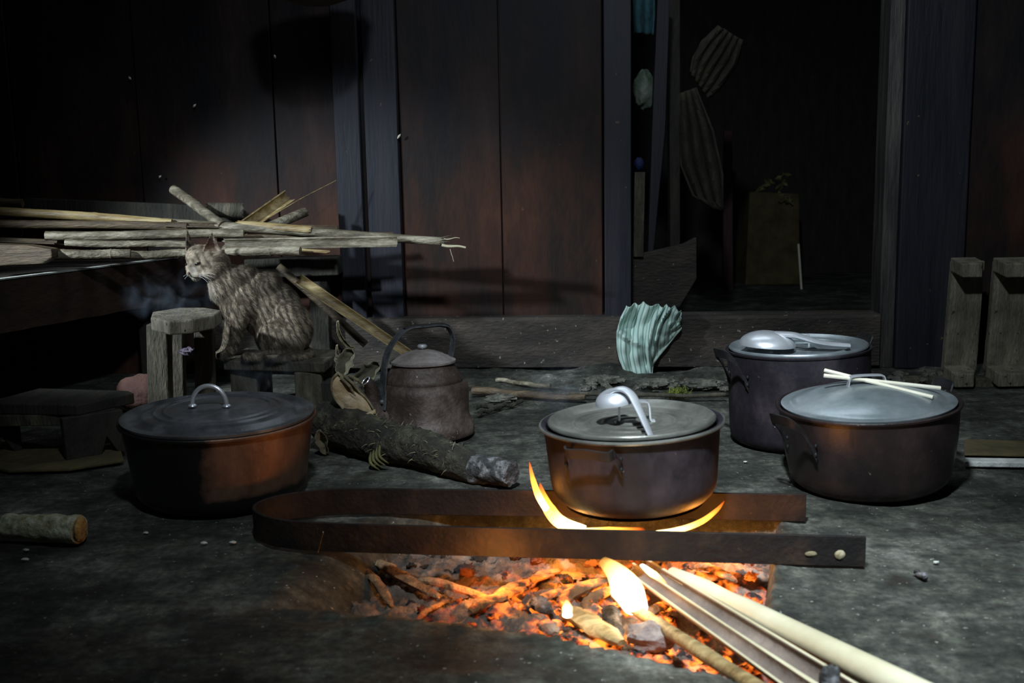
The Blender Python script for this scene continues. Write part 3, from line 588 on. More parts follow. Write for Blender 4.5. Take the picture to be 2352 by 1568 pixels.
# centre pot on the fire
t = thing('cooking_pot', 'sooty cooking pot standing on the iron strap over the flames, ladle on its grey lid', 'pot', (.220, 1.857, .0565), (math.radians(-.4), math.radians(-2.2), 0), 'blackened cooking pots around the hearth')
mb = MB(); mb.lathe(pot_body(.160, .147, .152, corner=.045, lip=.007), 96); mb.build('pot_body', 'soot', t)
mb = MB(); mb.tube([(.1655*math.cos(a), .1655*math.sin(a), .1475) for a in np.linspace(0, 2*math.pi, 97)], .0036, 8, cap=False); mb.build('rim', 'lid_mid', t)
lid = lid_flat(t, .152, .149, 'lid_mid', (.16, .33, .52, .70), .003, .012)
mb = MB(); mb.ribbon(spline([(-.030, .0, .147), (-.022, 0, .150), (-.020, 0, .176), (-.012, 0, .184), (.025, 0, .184), (.033, 0, .176), (.035, 0, .150), (.043, 0, .147)], 4), (0, 1, 0), .014, .003); mb.build('lid_handle', 'aluminium', lid, angle=60)
loop_handle(t, math.radians(-121), .156, .134, 'black_iron', .050, .024, -.004, strap=.018)
loop_handle(t, math.radians(58), .155, .118, 'black_iron', .042, .020, .000)

# tall pot behind right
t = thing('stock_pot', 'tall straight-sided black pot with looped handles and a big ladle on its lid', 'pot', (.699, 2.490, .001), (math.radians(-.5), math.radians(-2.0), 0), 'blackened cooking pots around the hearth')
mb = MB(); mb.lathe(pot_body(.168, .226, .166, corner=.03, lip=.003), 96); mb.build('pot_body', 'soot', t)
lid = lid_flat(t, .163, .228, 'lid_alu', (.3, .75), .004, .006)
mb = MB(); mb.tube(spline([(-.035, -.0, .228), (-.034, 0, .252), (-.028, 0, .256), (.020, 0, .256), (.026, 0, .250), (.027, 0, .228)], 4), .0028, 8); mb.build('lid_handle', 'aluminium', lid)
loop_handle(t, math.radians(200), .166, .190, 'black_iron', .038, .046, .042, strap=.022)
loop_handle(t, math.radians(18), .166, .190, 'black_iron', .034, .026, .040, strap=.019)

# right pot with domed lid
t = thing('cooking_pot', 'big brown-black pot with shiny domed lid under chopsticks, right of the fire', 'pot', (.743, 2.115, .001), (math.radians(.8), math.radians(-3.6), 0), 'blackened cooking pots around the hearth')
mb = MB(); mb.lathe(pot_body(.178, .172, .163, corner=.04, lip=.005, belly=.003), 96); mb.build('pot_body', 'soot_brown', t)
mb = MB(); z = .173; Rl = .171; pr = [(Rl-.003, z-.004), (Rl+.001, z-.002), (Rl+.002, z+.004), (Rl-.006, z+.006), (Rl-.014, z+.004)]
for i in range(30):
    f = 1-i/29; pr.append(((Rl-.020)*f, z+.006+.034*math.cos(f*math.pi/2)**.8))
mb.lathe(pr+[(0, z-.006), (Rl-.01, z-.006), (Rl-.003, z-.004)], 96); lid = mb.build('lid', 'lid_alu', t, angle=60)
mb = MB(); mb.ribbon(spline([(-.052, 0, z+.034), (-.040, 0, z+.035), (-.036, 0, z+.052), (-.026, 0, z+.058), (.026, 0, z+.056), (.036, 0, z+.050), (.038, 0, z+.034), (.050, 0, z+.033)], 4), (0, 1, 0), .013, .0028); mb.build('lid_handle', 'aluminium', lid, angle=60)
loop_handle(t, math.radians(206), .176, .135, 'black_iron', .040, .050, .040, strap=.022)
loop_handle(t, math.radians(22), .176, .137, 'black_iron', .034, .026, .042, strap=.019)

# chopsticks under the lid strap
for k, (a, ya, b, yb, za, c_) in enumerate([((1894, 850), 2.16, (2143, 912), 2.03, 0, 'pale chopstick on the domed lid, its right tip nearer the front'), ((1892, 862), 2.12, (2160, 891), 2.09, 0, 'pale chopstick on the domed lid, crossing behind the other')]):
    p, q = aty(*a, ya), aty(*b, yb)
    mb = MB(); mb.tube([p, p.lerp(q, .5), q], [.0042, .0038, .0040], 8); tag(mb.build('chopstick', 'cream', origin=p), c_, 'chopstick', 'chopsticks on the domed lid')

# ladles
def ladle(name, bowl_c, bowl_r, handle, hr, tilt, mat, label, flat=.62, stem=None):
    o = thing(name, label, 'ladle', tuple(bowl_c))
    mb = MB(); vs = []; fs = []; n = 32; m = 10
    pr = [(bowl_r*math.sin(math.pi/2*i/m), bowl_r*flat*math.cos(math.pi/2*i/m)) for i in range(m+1)]
    pr += [(r*.94, z_*.94-.0006) for r, z_ in pr[::-1]]
    mb.lathe(pr, n); M = tilt
    mb.v = [M @ v for v in mb.v]; mb.build('bowl', mat, o)
    mb = MB(); pts = spline([Vector(p)-Vector(bowl_c) for p in handle], 6); k = len(pts)
    r_ = [hr[0]+(hr[1]-hr[0])*i/(k-1) for i in range(k)]
    mb.tube(pts, r_, 10, flat=(.38, 1.0), up=(0, 0, 1)); mb.build('handle', mat, o); return o
b = aty(1413, 925, 1.845)
ladle('ladle', b, .036, [aty(1395, 905, 1.845), aty(1425, 893, 1.83), aty(1449, 905, 1.815), aty(1465, 935, 1.79), aty(1495, 1001, 1.735)], (.0155, .0062), Matrix.Rotation(math.radians(-8), 3, 'Y'), 'aluminium', 'small aluminium ladle lying face down on the centre pot, handle to the front', .75)
b = aty(1762, 792, 2.44)
ladle('ladle', b, .066, [aty(1780, 768, 2.435), aty(1825, 770, 2.42), aty(1870, 783, 2.41), aty(1910, 790, 2.405), aty(1952, 793, 2.40)], (.022, .011), Matrix.Rotation(math.radians(3), 3, 'Y'), 'aluminium', 'large aluminium ladle lying face down across the tall pot lid', .52)

# ------------------------------------------------------------------ kettle
t = thing('kettle', 'dented dusty brown kettle with strap handle on the floor beside the mossy log', 'kettle', (-.228, 2.615, .001), (math.radians(-1), 0, 0))
pr = [(0, 0), (.118, 0), (.126, .004), (.129, .012), (.127, .030), (.122, .040), (.117, .048), (.115, .070), (.115, .100), (.115, .116), (.112, .126), (.106, .134), (.101, .138), (.102, .143), (.100, .150), (.092, .160), (.085, .168), (.080, .176), (.079, .186), (.074, .186), (.07, .17), (0, .165)]
mb = MB(); mb.lathe(pr, 80)
mb.v = [Vector((v.x, v.y, v.z))*1 + Vector((v.x, v.y, 0)).normalized()*.0025*noise.noise(v*22) if Vector((v.x, v.y, 0)).length > .01 else v for v in mb.v]
mb.build('kettle_body', 'kettle_metal', t)
mb = MB(); z = .186
pr = [(.080, z-.002), (.084, z), (.084, z+.005), (.079, z+.007)]
for i in range(24):
    f = 1-i/23; q = z+.007+.026*math.cos(f*math.pi/2)**.9
    for rr in (.86, .68): q += .0012*math.exp(-((f-rr)/.03)**2)
    pr.append((.077*f, q))
mb.lathe(pr+[(0, z-.002), (.080, z-.002)], 64); lid = mb.build('lid', 'kettle_lid', t, angle=60)
mb = MB(); mb.lathe([(0, z+.030), (.004, z+.030), (.004, z+.036), (.011, z+.037), (.013, z+.041), (.010, z+.045), (0, z+.046)], 20); mb.build('knob', 'aluminium', lid)
yw = math.radians(214); dv = Vector((math.cos(yw), math.sin(yw), 0)); sv = Vector((-dv.y, dv.x, 0)); up = Vector((0, 0, 1))
K = lambda a, z_, s_=0: dv*a+up*z_+sv*s_
hpts = spline([K(.120, .100), K(.114, .150), K(.106, .200), K(.090, .235), K(.060, .266), K(.030, .277), K(-.010, .277), K(-.050, .277), K(-.078, .268), K(-.090, .240), K(-.088, .215), K(-.080, .188)], 5)
mb = MB(); nH = len(hpts); mb.ribbon(hpts, sv, [.032-.010*min(1, 2*i/nH) for i in range(nH)], .0035)
hd = mb.build('handle', 'strap_steel', t, angle=60)
mb = MB(); gp = hpts[int(nH*.40):int(nH*.78)]; mb.tube(gp, .0075, 10, flat=(.75, 1.3)); mb.build('grip', 'black_iron', hd)
mb = MB(); mb.ribbon([K(.122, .080), K(.121, .100), K(.116, .128)], sv, [.040, .046, .034], .004)
mb.blob(K(.125, .100, .010), .0065, 8, 0, 1); mb.blob(K(.125, .100, -.010), .0065, 8, 0, 1); mb.build('handle_bracket', 'strap_steel', t)
yS = math.radians(211); dv2 = Vector((math.cos(yS), math.sin(yS), 0)); K2 = lambda a, z_, s_=0: dv2*a+up*z_
sp = spline([K2(.080, .055), K2(.114, .056), K2(.134, .068), K2(.142, .095), K2(.142, .122), K2(.148, .142), K2(.158, .154)], 5)
ns = len(sp); rr = [.038-.025*(i/(ns-1))**.6 for i in range(ns)]
mb = MB(); mb.tube(sp, rr, 18, cap=False); so = mb.build('spout', 'kettle_metal', t); sd_ = so.modifiers.new('t', 'SOLIDIFY'); sd_.thickness = .002
tip = sp[-1]; td = (sp[-1]-sp[-3]).normalized(); aa = td.cross(sv).normalized(); bb = td.cross(aa)
mb = MB(); mb.tube([tip+aa*math.cos(a)*.0125+bb*math.sin(a)*.0115 for a in np.linspace(0, 2*math.pi, 20)], .0017, 6, cap=False); mb.build('spout_rim', 'aluminium', so)

# ------------------------------------------------------------------ iron strap across the fire
path = spline([(.542, 1.874, 0), (.20, 1.915, 0), (-.155, 1.953, 0), (-.32, 1.968, 0), (-.43, 1.945, 0), (-.482, 1.89, 0), (-.465, 1.825, 0), (-.38, 1.775, 0), (-.14, 1.736, 0), (.20, 1.692, 0), (.575, 1.643, 0)], 8)
mb = MB(); mb.ribbon([p+Vector((0, 0, .029)) for p in path], (0, 0, 1), .052, .006)
t = thing('fire_strap', 'long flat iron strap bent into a loop, lying across the fire pit under the pot', 'pot stand', (-.47, 1.86, 0))
mb.build('strap', 'rust_strap', t, world=True, bev=.001, angle=60)
for px_, py_, r_ in ((1862, 1270, .0075), (1928, 1272, .009)):
    c = aty(px_, py_, 1.6475 if px_ > 1900 else 1.654)
    mb = MB(); mb.blob(c+Vector((0, -.003, 0)), r_, 10, .1, 2, (1 if px_ > 1900 else 1.4, .35, .9 if px_ > 1900 else .6)); mb.build('rivet', 'husk_out', t, world=True)

# ------------------------------------------------------------------ what lies and burns in the pit
def inpit(x, y, m=.02): return sdist(np.array([[x]]), np.array([[y]]))[0, 0] > m
def ash_h(x, y):
    i = int(np.clip(round((y-1.14)/.0065), 0, len(ay)-1)); j = int(np.clip(round((x+.45)/.0065), 0, len(ax)-1)); return float(AZ[i, j])
coal_protos = []
for k in range(5):
    mb = MB(); mb.blob((0, 0, 0), 1, 9, .9, 2.2, (1, .75, .6), k+1); coal_protos.append(mb)
cnt = 0; r2 = random.Random(5); first = {}
while cnt < 150:
    x, y = r2.uniform(-.40, .46), r2.uniform(1.22, 1.95)
    if not inpit(x, y, .03): continue
    if x < -.22: continue
    s_ = (r2.uniform(.004, .009) if cnt > 60 else r2.uniform(.007, .016))*(1.1 if y < 1.6 else 1)
    k = cnt % 5
    if k not in first:
        o = coal_protos[k].build('charcoal_lump', 'coal'); o['label'] = 'charcoal lump lying in the ash of the fire pit'; o['category'] = 'charcoal'; o['group'] = 'charcoal lumps in the fire pit'; first[k] = o
    else:
        o = first[k].copy(); COL.objects.link(o)
    o.scale = (s_*r2.uniform(.8, 1.5), s_, s_); o.rotation_euler = (r2.uniform(-.4, .4), r2.uniform(-.4, .4), r2.uniform(0, 6.28)); o.location = (x, y, ash_h(x, y)+s_*.35); cnt += 1
    sz = 'large' if s_ > .0095 else 'small'; wh = 'in the grey ash at the left end of the pit' if x < -.08 else ('in the glowing middle of the pit, left of the bamboo' if x < .20 else 'among the embers at the right end of the pit')
    o['label'] = sz+' charcoal lump '+wh; o['group'] = sz+' charcoal lumps '+wh.split(',')[0]

def brand(a, b, r, label, mat='brand', za=None, zb=None, kink=.01):
    p = atz(a[0], a[1], -.055); q = atz(b[0], b[1], -.055)
    p.z = ash_h(p.x, p.y)+r*.8 if za is None else za; q.z = ash_h(q.x, q.y)+r*.8 if zb is None else zb
    p = atz(a[0], a[1], p.z); q = atz(b[0], b[1], q.z)
    m = p.lerp(q, .5)+Vector((r2.uniform(-1, 1), r2.uniform(-1, 1), .5))*kink
    mb = MB(); mb.tube(spline([p, p.lerp(m, .5)+Vector((0, 0, kink*.3)), m, q], 4), [r*f for f in (.5, .8, .95, 1, 1.05, 1.1, 1, 1.05, 1, .95, .9, .7, .4)], 10, wob=.18, flat=(.6, 1))
    o = mb.build('burning_stick', mat, origin=p); setp(o, label, 'firewood', 'burning sticks in the fire pit'); return o
brand((958, 1424), (1040, 1372), .006, 'thin orange glowing stick nearest the front left of the ash')
brand((1080, 1405), (1205, 1350), .011, 'glowing stick left of the fire centre')
brand((1120, 1385), (1270, 1320), .009, 'red hot stick end pointing up toward the strap')
brand((1215, 1345), (1290, 1308), .010, 'short red hot stick just under the iron strap')
brand((1285, 1385), (1410, 1330), .015, 'thick glowing split stick left of the brightest flame')
brand((1340, 1400), (1420, 1345), .012, 'thick glowing split stick nearest the brightest flame')
brand((860, 1290), (1010, 1370), .013, 'ash coated crooked twig at the left of the pit')
brand((820, 1300), (900, 1390), .009, 'dark twig at the left end of the pit')
brand((960, 1330), (1150, 1385), .010, 'orange lit twig running through the left ash')
brand((1210, 1395), (1330, 1340), .009, 'slim glowing twig before the thick split stick')
brand((1560, 1345), (1700, 1320), .012, 'ember covered stick at the right of the pit')
brand((1600, 1300), (1690, 1335), .010, 'ember covered stick close behind the bamboo')
brand((1480, 1420), (1560, 1370), .010, 'short glowing chip between the bamboo and the flame')
brand((1300, 1402), (1428, 1476), .021, 'thick cream stub burning at its end, at the front lip', 'bamboo', kink=.003)
brand((1400, 1395), (1420, 1470), .014, 'dark brown charred splint standing at the front lip', 'burnt', kink=.002)
brand((1225, 1378), (1262, 1405), .016, 'black charred chunk beside the small flame', 'burnt', kink=.002)
brand((1250, 1430), (1275, 1455), .014, 'pink ash coated lump on the front lip of the pit', 'ash', kink=.002)
mb = MB(); c = atz(1495, 1462, -.04); mb.blob(c, .030, 14, .35, 2, (1.2, .8, .8), 9); tag(mb.build('ash_covered_stone', 'ash_stone', origin=c), 'rounded ash covered stone under the bamboo at the front of the pit', 'stone')

# long bamboo pieces fed into the fire from the lower right
def in_fire(mb, name, mat, label, o): t = mb.build(name, mat, origin=o, angle=50); setp(t, label, 'firewood', 'split bamboo fed into the fire'); return t
p0 = atz(1545, 1318, -.020); p1 = atz(2200, 1640, .030); pn = [p0.lerp(p1, i/12) for i in range(13)]
mb = MB(); mb.tube(pn, [.012, .015, .0165, .0155]+[.0175+.0004*i for i in range(9)], 20); in_fire(mb, 'bamboo_pole', 'bamboo_pale', 'thick cream bamboo pole running from the fire to the lower right corner', p0)
p0 = atz(1475, 1296, -.025); p1 = atz(1985, 1612, .012)
mb = MB(); mb.shell(p0, p1, .014, .017, (-.35, -.4, 1), math.pi*1.1, .0045, 16, 12, rough=.004); in_fire(mb, 'split_bamboo', 'pith', 'split bamboo with dark hollow beside the thick pole', p0)
mb = MB()
off = (p1-p0).normalized().cross(Vector((-.35, -.4, 1)).normalized()).normalized()
o_ = Vector((-.35, -.4, 1)).normalized()
for sg in (-1, 1): mb.ribbon([p0+off*sg*.0125+o_*.0015, p1+off*sg*.0150+o_*.0015], o_.cross(p1-p0).normalized(), .0035, .003)
tr = mb.build('split_edge', 'bamboo_pale'); par = bpy.data.objects['split_bamboo']; tr.parent = par; tr.location = -Vector(par.location)
p0 = atz(1442, 1300, -.030); p1 = atz(1890, 1612, .008)
mb = MB(); mb.shell(p0, p1, .012, .0165, (-.1, -.6, 1), math.pi*1.0, .004, 16, 12, rough=.004); o1 = in_fire(mb, 'split_bamboo', 'pith', 'split bamboo with brown hollow, second from the thick pole', p0)
mb = MB(); off = (p1-p0).normalized().cross(Vector((-.1, -.6, 1)).normalized()).normalized(); o_ = Vector((-.1, -.6, 1)).normalized()
for sg in (-1, 1): mb.ribbon([p0+off*sg*.0105+o_*.001, p1+off*sg*.0145+o_*.001], o_.cross(p1-p0).normalized(), .0035, .003)
tr = mb.build('split_edge', 'bamboo_pale'); tr.parent = o1; tr.location = -Vector(o1.location)
p0 = atz(1410, 1368, -.040); p1 = atz(1790, 1612, .000)
mb = MB(); pn = [p0.lerp(p1, i/8) for i in range(9)]; mb.tube(pn, [.006, .009, .010, .0105, .0105, .0115, .0105, .011, .011], 14); in_fire(mb, 'split_bamboo', 'bamboo', 'thin round stick lowest of the bundle, glowing at its tip', p0)
p0 = atz(1905, 1562, .045)
mb = MB(); mb.blob(p0, .013, 10, .5, 2, (1, .8, 1.4), 5); tag(mb.build('bark_flake', 'burnt', origin=p0), 'dark flake sticking up between the pole and the split bamboo', 'bark')

# flames
def flame(pts, rad, mat, label, n=18, flat=(1, .6)):
    P_ = spline(pts, 5); k = len(P_); r_ = []
    for i in range(k):
        f = i/(k-1)*(len(rad)-1); j = min(int(f), len(rad)-2); r_.append(rad[j]*(1-f+j)+rad[j+1]*(f-j))
    mb = MB(); mb.tube(P_, r_, n, flat=flat, up=(1, 0, 0)); o = mb.build('flame', mat, origin=P_[0], attr=True); setp(o, label, 'flame', 'flames of the hearth fire'); return o
flame([aty(1345, 1214, 1.76), aty(1290, 1200, 1.77), aty(1262, 1170, 1.79), aty(1247, 1135, 1.80), aty(1240, 1108, 1.80)], [.006, .013, .012, .006, .0008], 'flame', 'broad flame licking the left foot of the centre pot')
flame([aty(1262, 1180, 1.785), aty(1238, 1140, 1.79), aty(1224, 1100, 1.80), aty(1216, 1060, 1.80)], [.006, .0065, .0045, .0006], 'flame', 'tall thin flame tongue left of the centre pot')
flame([aty(1500, 1222, 1.715), aty(1560, 1216, 1.725), aty(1610, 1198, 1.745), aty(1645, 1172, 1.775), aty(1664, 1150, 1.80)], [.003, .008, .0075, .005, .0006], 'flame', 'flame curling up round the right foot of the centre pot')
flame([atz(1460, 1395, -.04), aty(1440, 1355, 1.50), aty(1415, 1315, 1.54), aty(1385, 1288, 1.58)], [.020, .026, .016, .008], 'flame_hot', 'white hot flame in the middle of the pit')
flame([atz(1303, 1412, -.03), aty(1303, 1395, 1.475), aty(1301, 1376, 1.48)], [.008, .008, .0005], 'flame_hot', 'small pointed flame at the front lip of the pit')
flame([aty(1300, 1224, 1.80), aty(1400, 1226, 1.80), aty(1480, 1222, 1.78)], [.010, .016, .010], 'flame', 'flame under the middle of the centre pot')
flame([aty(1475, 1298, 1.62), aty(1500, 1318, 1.58), aty(1530, 1340, 1.55)], [.004, .008, .002], 'flame_hot', 'small white flame on the split bamboo ends')

# smoke
for c, s_, lab in [(aty(335, 680, 2.62), (.075, .05, .06), 'faint bluish smoke curl before the platform board'), (aty(415, 680, 2.60), (.10, .05, .08), 'bluish smoke puff before the cat'), (aty(590, 850, 2.45), (.11, .06, .09), 'smoke puff rising behind the left pot'),
                (aty(1290, 880, 2.05), (.075, .05, .075), 'thin steam rising beside the centre pot')]:
    mb = MB(); mb.blob((0, 0, 0), 1, 16, .15, 2, s_, random.random()*9); o = mb.build('smoke_puff', 'smoke'); o.location = c; setp(o, lab, 'smoke', kind='stuff')

# ------------------------------------------------------------------ raised platform on the left
A = atz(0, 645, .40); B = atz(420, 592, .40); dr = (B-A).normalized(); A = A-dr*1.0; lf = Vector((-dr.y, dr.x, 0))
if lf.x > 0: lf = -lf
t = thing('sleeping_platform', 'low timber platform along the left wall with a painted highlight along its top edge', 'platform', (A.x, A.y, 0))
n_ = 40; vs = []; fs = []
for i in range(n_+1):
    c = A.lerp(B, i/n_); k = .003*noise.noise(Vector((i*.5, 1, 0)))
    for q in (c+Vector((0, 0, -.002+k)), c+lf*.022+Vector((0, 0, .002+k)), c+lf*.03+Vector((0, 0, -.145)), c+Vector((0, 0, -.140+2*k))): vs.append(q)
for i in range(n_):
    for k in range(4): j = (k+1) % 4; fs.append((i*4+k, i*4+j, (i+1)*4+j, (i+1)*4+k))
fs += [(3, 2, 1, 0), tuple(n_*4+k for k in range(4))]
mb = MB(); mb.add(vs, fs); mb.build('side_board', 'platwood', t, world=True, smooth=False)
mb = MB(); mb.ribbon([A.lerp(B, i/20)+lf*.011+Vector((0, 0, .0035)) for i in range(21)], lf, .022, .004); mb.build('edge_highlight', 'white_stone', t, world=True, smooth=False)  # pale strip painting in the light that grazes the top edge
mb = MB()
for i in range(5):
    def far(q): w0 = (WM.inverted() @ q).y; w1 = (WM.inverted() @ (q+dr)).y; return q+dr*((-.006-w0)/(w1-w0))
    a = A+lf*(.035+.26*i); b = far(a); c0 = a+lf*.25; c1 = far(c0)
    mb.prism([a+Vector((0, 0, -.02)), b+Vector((0, 0, -.02)), c1+Vector((0, 0, -.02)), c0+Vector((0, 0, -.02))], (0, 0, .016))
mb.build('deck', 'sillwood', t, world=True, smooth=False, bev=.002)
for f in (.05, .95):
    c = A.lerp(B, f)+lf*.08; mb = MB(); mb.box((c.x-.03, c.y-.03, 0), (c.x+.03, c.y+.03, .375)); mb.build('leg', 'darkwood', t, world=True, smooth=False, bev=.003)
mb = MB(); mb.prism([aty(x, y, 3.36) for x, y in ((560, 596), (775, 590), (778, 632), (560, 640))], (0, .10, 0)); mb.build('end_beam', 'darkwood', t, world=True, smooth=False, bev=.004)
mb = MB(); mb.box((-.66, 3.40, 0), (-.60, 3.46, .36)); mb.build('leg', 'darkwood', t, world=True, smooth=False, bev=.003)

# ------------------------------------------------------------------ bamboo pile
def pole(a, ya, b, yb, r, mat, label, nodes=(.2, .5, .8), r1=None, group='bamboo pieces piled on the platform', name='bamboo_pole', frag=False, wob=.0, bend=.0015):
    p, q = aty(*a, ya), aty(*b, yb); r1 = r1 or r; N_ = 48; pts = []; rr = []
    for i in range(N_+1):
        f = i/N_; c = p.lerp(q, f)+Vector((0, 0, bend*math.sin(f*7+ya*9))); pts.append(c)
        x = r+(r1-r)*f
        for nd in nodes: x *= 1+.13*math.exp(-((f-nd)/.008)**2)
        rr.append(x*(1+wob*random.uniform(-1, 1)))
    mb = MB(); mb.tube(pts, rr, 16, wob=.0)
    # hollow end: inner dark rim at far end
    t_ = (pts[-1]-pts[-2]).normalized()
    if frag:
        s1 = t_.cross(Vector((0, 0, 1))).normalized(); u1 = s1.cross(t_)
        for k in range(16):
            a_ = 2*math.pi*k/16; e = q+(s1*math.cos(a_)+u1*math.sin(a_))*r1*.9; L_ = random.uniform(.005, .045)
            tt = (t_+(s1*math.cos(a_)+u1*math.sin(a_))*random.uniform(-.1, .35)).normalized()
            w1 = t_.cross(s1*math.cos(a_)+u1*math.sin(a_)).normalized()*.0022
            mb.add([e-w1, e+w1, e+tt*L_, e-(s1*math.cos(a_)+u1*math.sin(a_))*.002], [(0, 1, 2), (1, 3, 2), (3, 0, 2)])
    o = mb.build(name, mat, origin=p); setp(o, label, 'bamboo', group); return o
def split(a, ya, b, yb, r, mat, label, od=(0, -.8, .6), arc=2.4, r1=None, name='split_bamboo', group='bamboo pieces piled on the platform', th=.004):
    p, q = aty(*a, ya), aty(*b, yb); mb = MB(); mb.shell(p, q, r, r1 or r, od, arc, th, 14, 10, rough=.007); o = mb.build(name, mat, origin=p, angle=50); setp(o, label, 'bamboo', group); return o
pole((-80, 478), 3.18, (395, 512), 3.20, .0135, 'bamboo', 'topmost yellowish pole at the left of the bamboo pile', (.26, .62), wob=.02)
pole((300, 506), 3.24, (1012, 553), 3.12, .0150, 'bamboo_gray', 'longest bamboo pole, its splintered tip jutting far out over the floor', (.13, .36, .56, .72), .0125, frag=True, wob=.02)
split((548, 517), 3.205, (712, 530), 3.165, .0155, 'bamboo', 'bright yellow bamboo sheath strip on the longest pole', (0, .9, -.5), 1.6)
split((380, 513), 3.16, (778, 522), 3.26, .010, 'bamboo_dark', 'brown strip lying behind the longest pole')
pole((-60, 512), 3.14, (430, 520), 3.18, .0125, 'bamboo_dark', 'brown pole directly under the topmost pole', (.3, .7), wob=.03)
pole((105, 542), 3.08, (560, 536), 3.14, .0135, 'bamboo_gray', 'grey pole behind the cat ears with a pale blunt left end', (.55, .9), wob=.03)
split((-60, 545), 3.12, (330, 560), 3.10, .013, 'bamboo_dark', 'dark split pole at the far left under the brown pole', (0, -.5, .8))
pole((150, 558), 3.06, (440, 562), 3.10, .0105, 'bamboo_gray', 'thin grey pole low in the pile left of the cat', (.5,), wob=.04)
pole((500, 546), 3.19, (905, 540), 3.20, .011, 'bamboo_dark', 'dim pole seen between the longest pole and the wide split piece', (.4,), wob=.03)
split((510, 560), 3.10, (908, 553), 3.08, .0175, 'bamboo_gray', 'wide pale split bamboo with broken end right of the cat', (0, -.85, .35), 2.8, th=.005)
pole((120, 583), 2.98, (300, 584), 3.02, .0135, 'bamboo_gray', 'short speckled pole lowest at the left of the pile', (.75,), wob=.04)
pole((296, 586), 3.04, (436, 582), 3.08, .0125, 'bamboo_gray', 'short speckled pole running behind the cat face', (.2,), wob=.04)
pole((520, 577), 3.05, (690, 577), 3.02, .0135, 'bamboo_gray', 'short mottled pole with broken end under the wide split piece', (.3, .6), wob=.05)
split((660, 570), 3.06, (752, 576), 3.04, .008, 'bamboo', 'small pale sliver ending just right of the mottled pole', (0, -.5, .8))
mb = MB(); mb.prism([aty(x, y, 2.93) for x, y in ((-30, 560), (60, 563), (118, 572), (120, 592), (95, 606), (-30, 612))], (0, .05, 0)); tag(mb.build('wood_slab', 'bamboo_dark', bev=.004, smooth=False, origin=aty(0, 590, 2.93)), 'thick brown slab of wood at the far left of the platform', 'wood')
pole((398, 434), 3.36, (512, 518), 3.20, .0155, 'bamboo_gray', 'short pole pointing up and left behind the cat', (.5,), wob=.04)
split((480, 482), 3.33, (560, 483), 3.33, .024, 'graywood', 'short flat brown chunk against the wall behind the cat', (0, .9, 0), 2.6)
split((560, 522), 3.20, (668, 446), 3.34, .0215, 'bamboo', 'wide half bamboo pointing up and right', (.5, -.7, .5), 3.3)
split((610, 525), 3.22, (700, 487), 3.33, .0155, 'bamboo_gray', 'round bamboo stub pointing right, below the twig', (0, .9, -.3), 3.6)
pole((596, 510), 3.24, (772, 413), 3.38, .0022, 'bamboo', 'thin twig poking up to the right from the pile', (), .001, name='twig')
mb = MB(); mb.prism([aty(x, y, 3.42) for x, y in ((55, 456), (70, 455), (400, 468), (560, 484), (560, 512), (55, 500))], (0, .03, 0)); tag(mb.build('dark_board', 'darkwood', bev=.003, smooth=False, origin=aty(55, 500, 3.42)), 'dark board leaning on the wall behind the bamboo pile', 'board')
pole((-60, 462), 3.40, (52, 466), 3.40, .014, 'bamboo_dark', 'dim pole end against the wall at the far left', (.5,))
# pale splint at the pole tip
pole((1015, 563), 3.11, (1070, 568), 3.10, .0045, 'bamboo_pale', 'pale splint sticking out of the tip of the longest pole', (), .003, name='bamboo_splint')
pole((1020, 549), 3.11, (1056, 546), 3.09, .0016, 'bamboo_pale', 'hair thin fibre above the pale splint', (), .0008, name='bamboo_fibre')
pole((1034, 572), 3.11, (1042, 600), 3.10, .0009, 'bamboo_pale', 'thin fibre hanging down from the pole tip', (), .0006, name='bamboo_fibre')
# leaning split bamboo and darker cane under it
split((688, 640), 3.16, (940, 812), 3.16, .0205, 'bamboo', 'split bamboo leaning from the platform down behind the kettle', (.2, -.75, .6), 2.7, group=None, r1=.017)
pole((640, 610), 3.28, (840, 790), 3.25, .012, 'bamboo_dark', 'dark cane leaning behind the split bamboo', (.5,), group=None)

# ------------------------------------------------------------------ stools
def quad_leg(mb, p_top, p_bot, wx, wy):
    vs = []
    for c, w_ in ((p_bot, 1), (p_top, 1)):
        for sx, sy in ((-1, -1), (1, -1), (1, 1), (-1, 1)): vs.append(Vector(c)+Vector((sx*wx/2, sy*wy/2, 0)))
    mb.add(vs, [(3, 2, 1, 0), (4, 5, 6, 7), (0, 1, 5, 4), (1, 2, 6, 5), (2, 3, 7, 6), (3, 0, 4, 7)])
# tall stool
t = thing('wooden_stool', 'tall rough grey wooden stool in front of the cat, smoke drifting past', 'stool', (-.86, 2.76, 0))
zt = .318; top = [atz(*p, zt) for p in [(346, 728), (388, 738), (440, 734), (492, 724), (509, 712), (470, 706), (412, 706), (350, 716)]]
mb = MB(); mb.prism(top, (0, 0, -.034)); mb.build('seat', 'graywood_lit', t, world=True, smooth=False, bev=.004)
mb = MB(); c = atz(366, 745, .28); quad_leg(mb, (c.x, c.y, .284), (c.x-.012, c.y-.01, 0), .056, .045); mb.build('leg', 'graywood_v', t, world=True, smooth=False, bev=.004)
mb = MB(); quad_leg(mb, (c.x+.095, c.y+.085, .284), (c.x+.078, c.y+.095, 0), .052, .03); mb.build('leg', 'graywood_v', t, world=True, smooth=False, bev=.004)
mb = MB(); quad_leg(mb, (c.x-.005, c.y+.15, .284), (c.x-.02, c.y+.16, 0), .045, .03); mb.build('leg', 'graywood_v', t, world=True, smooth=False, bev=.004)
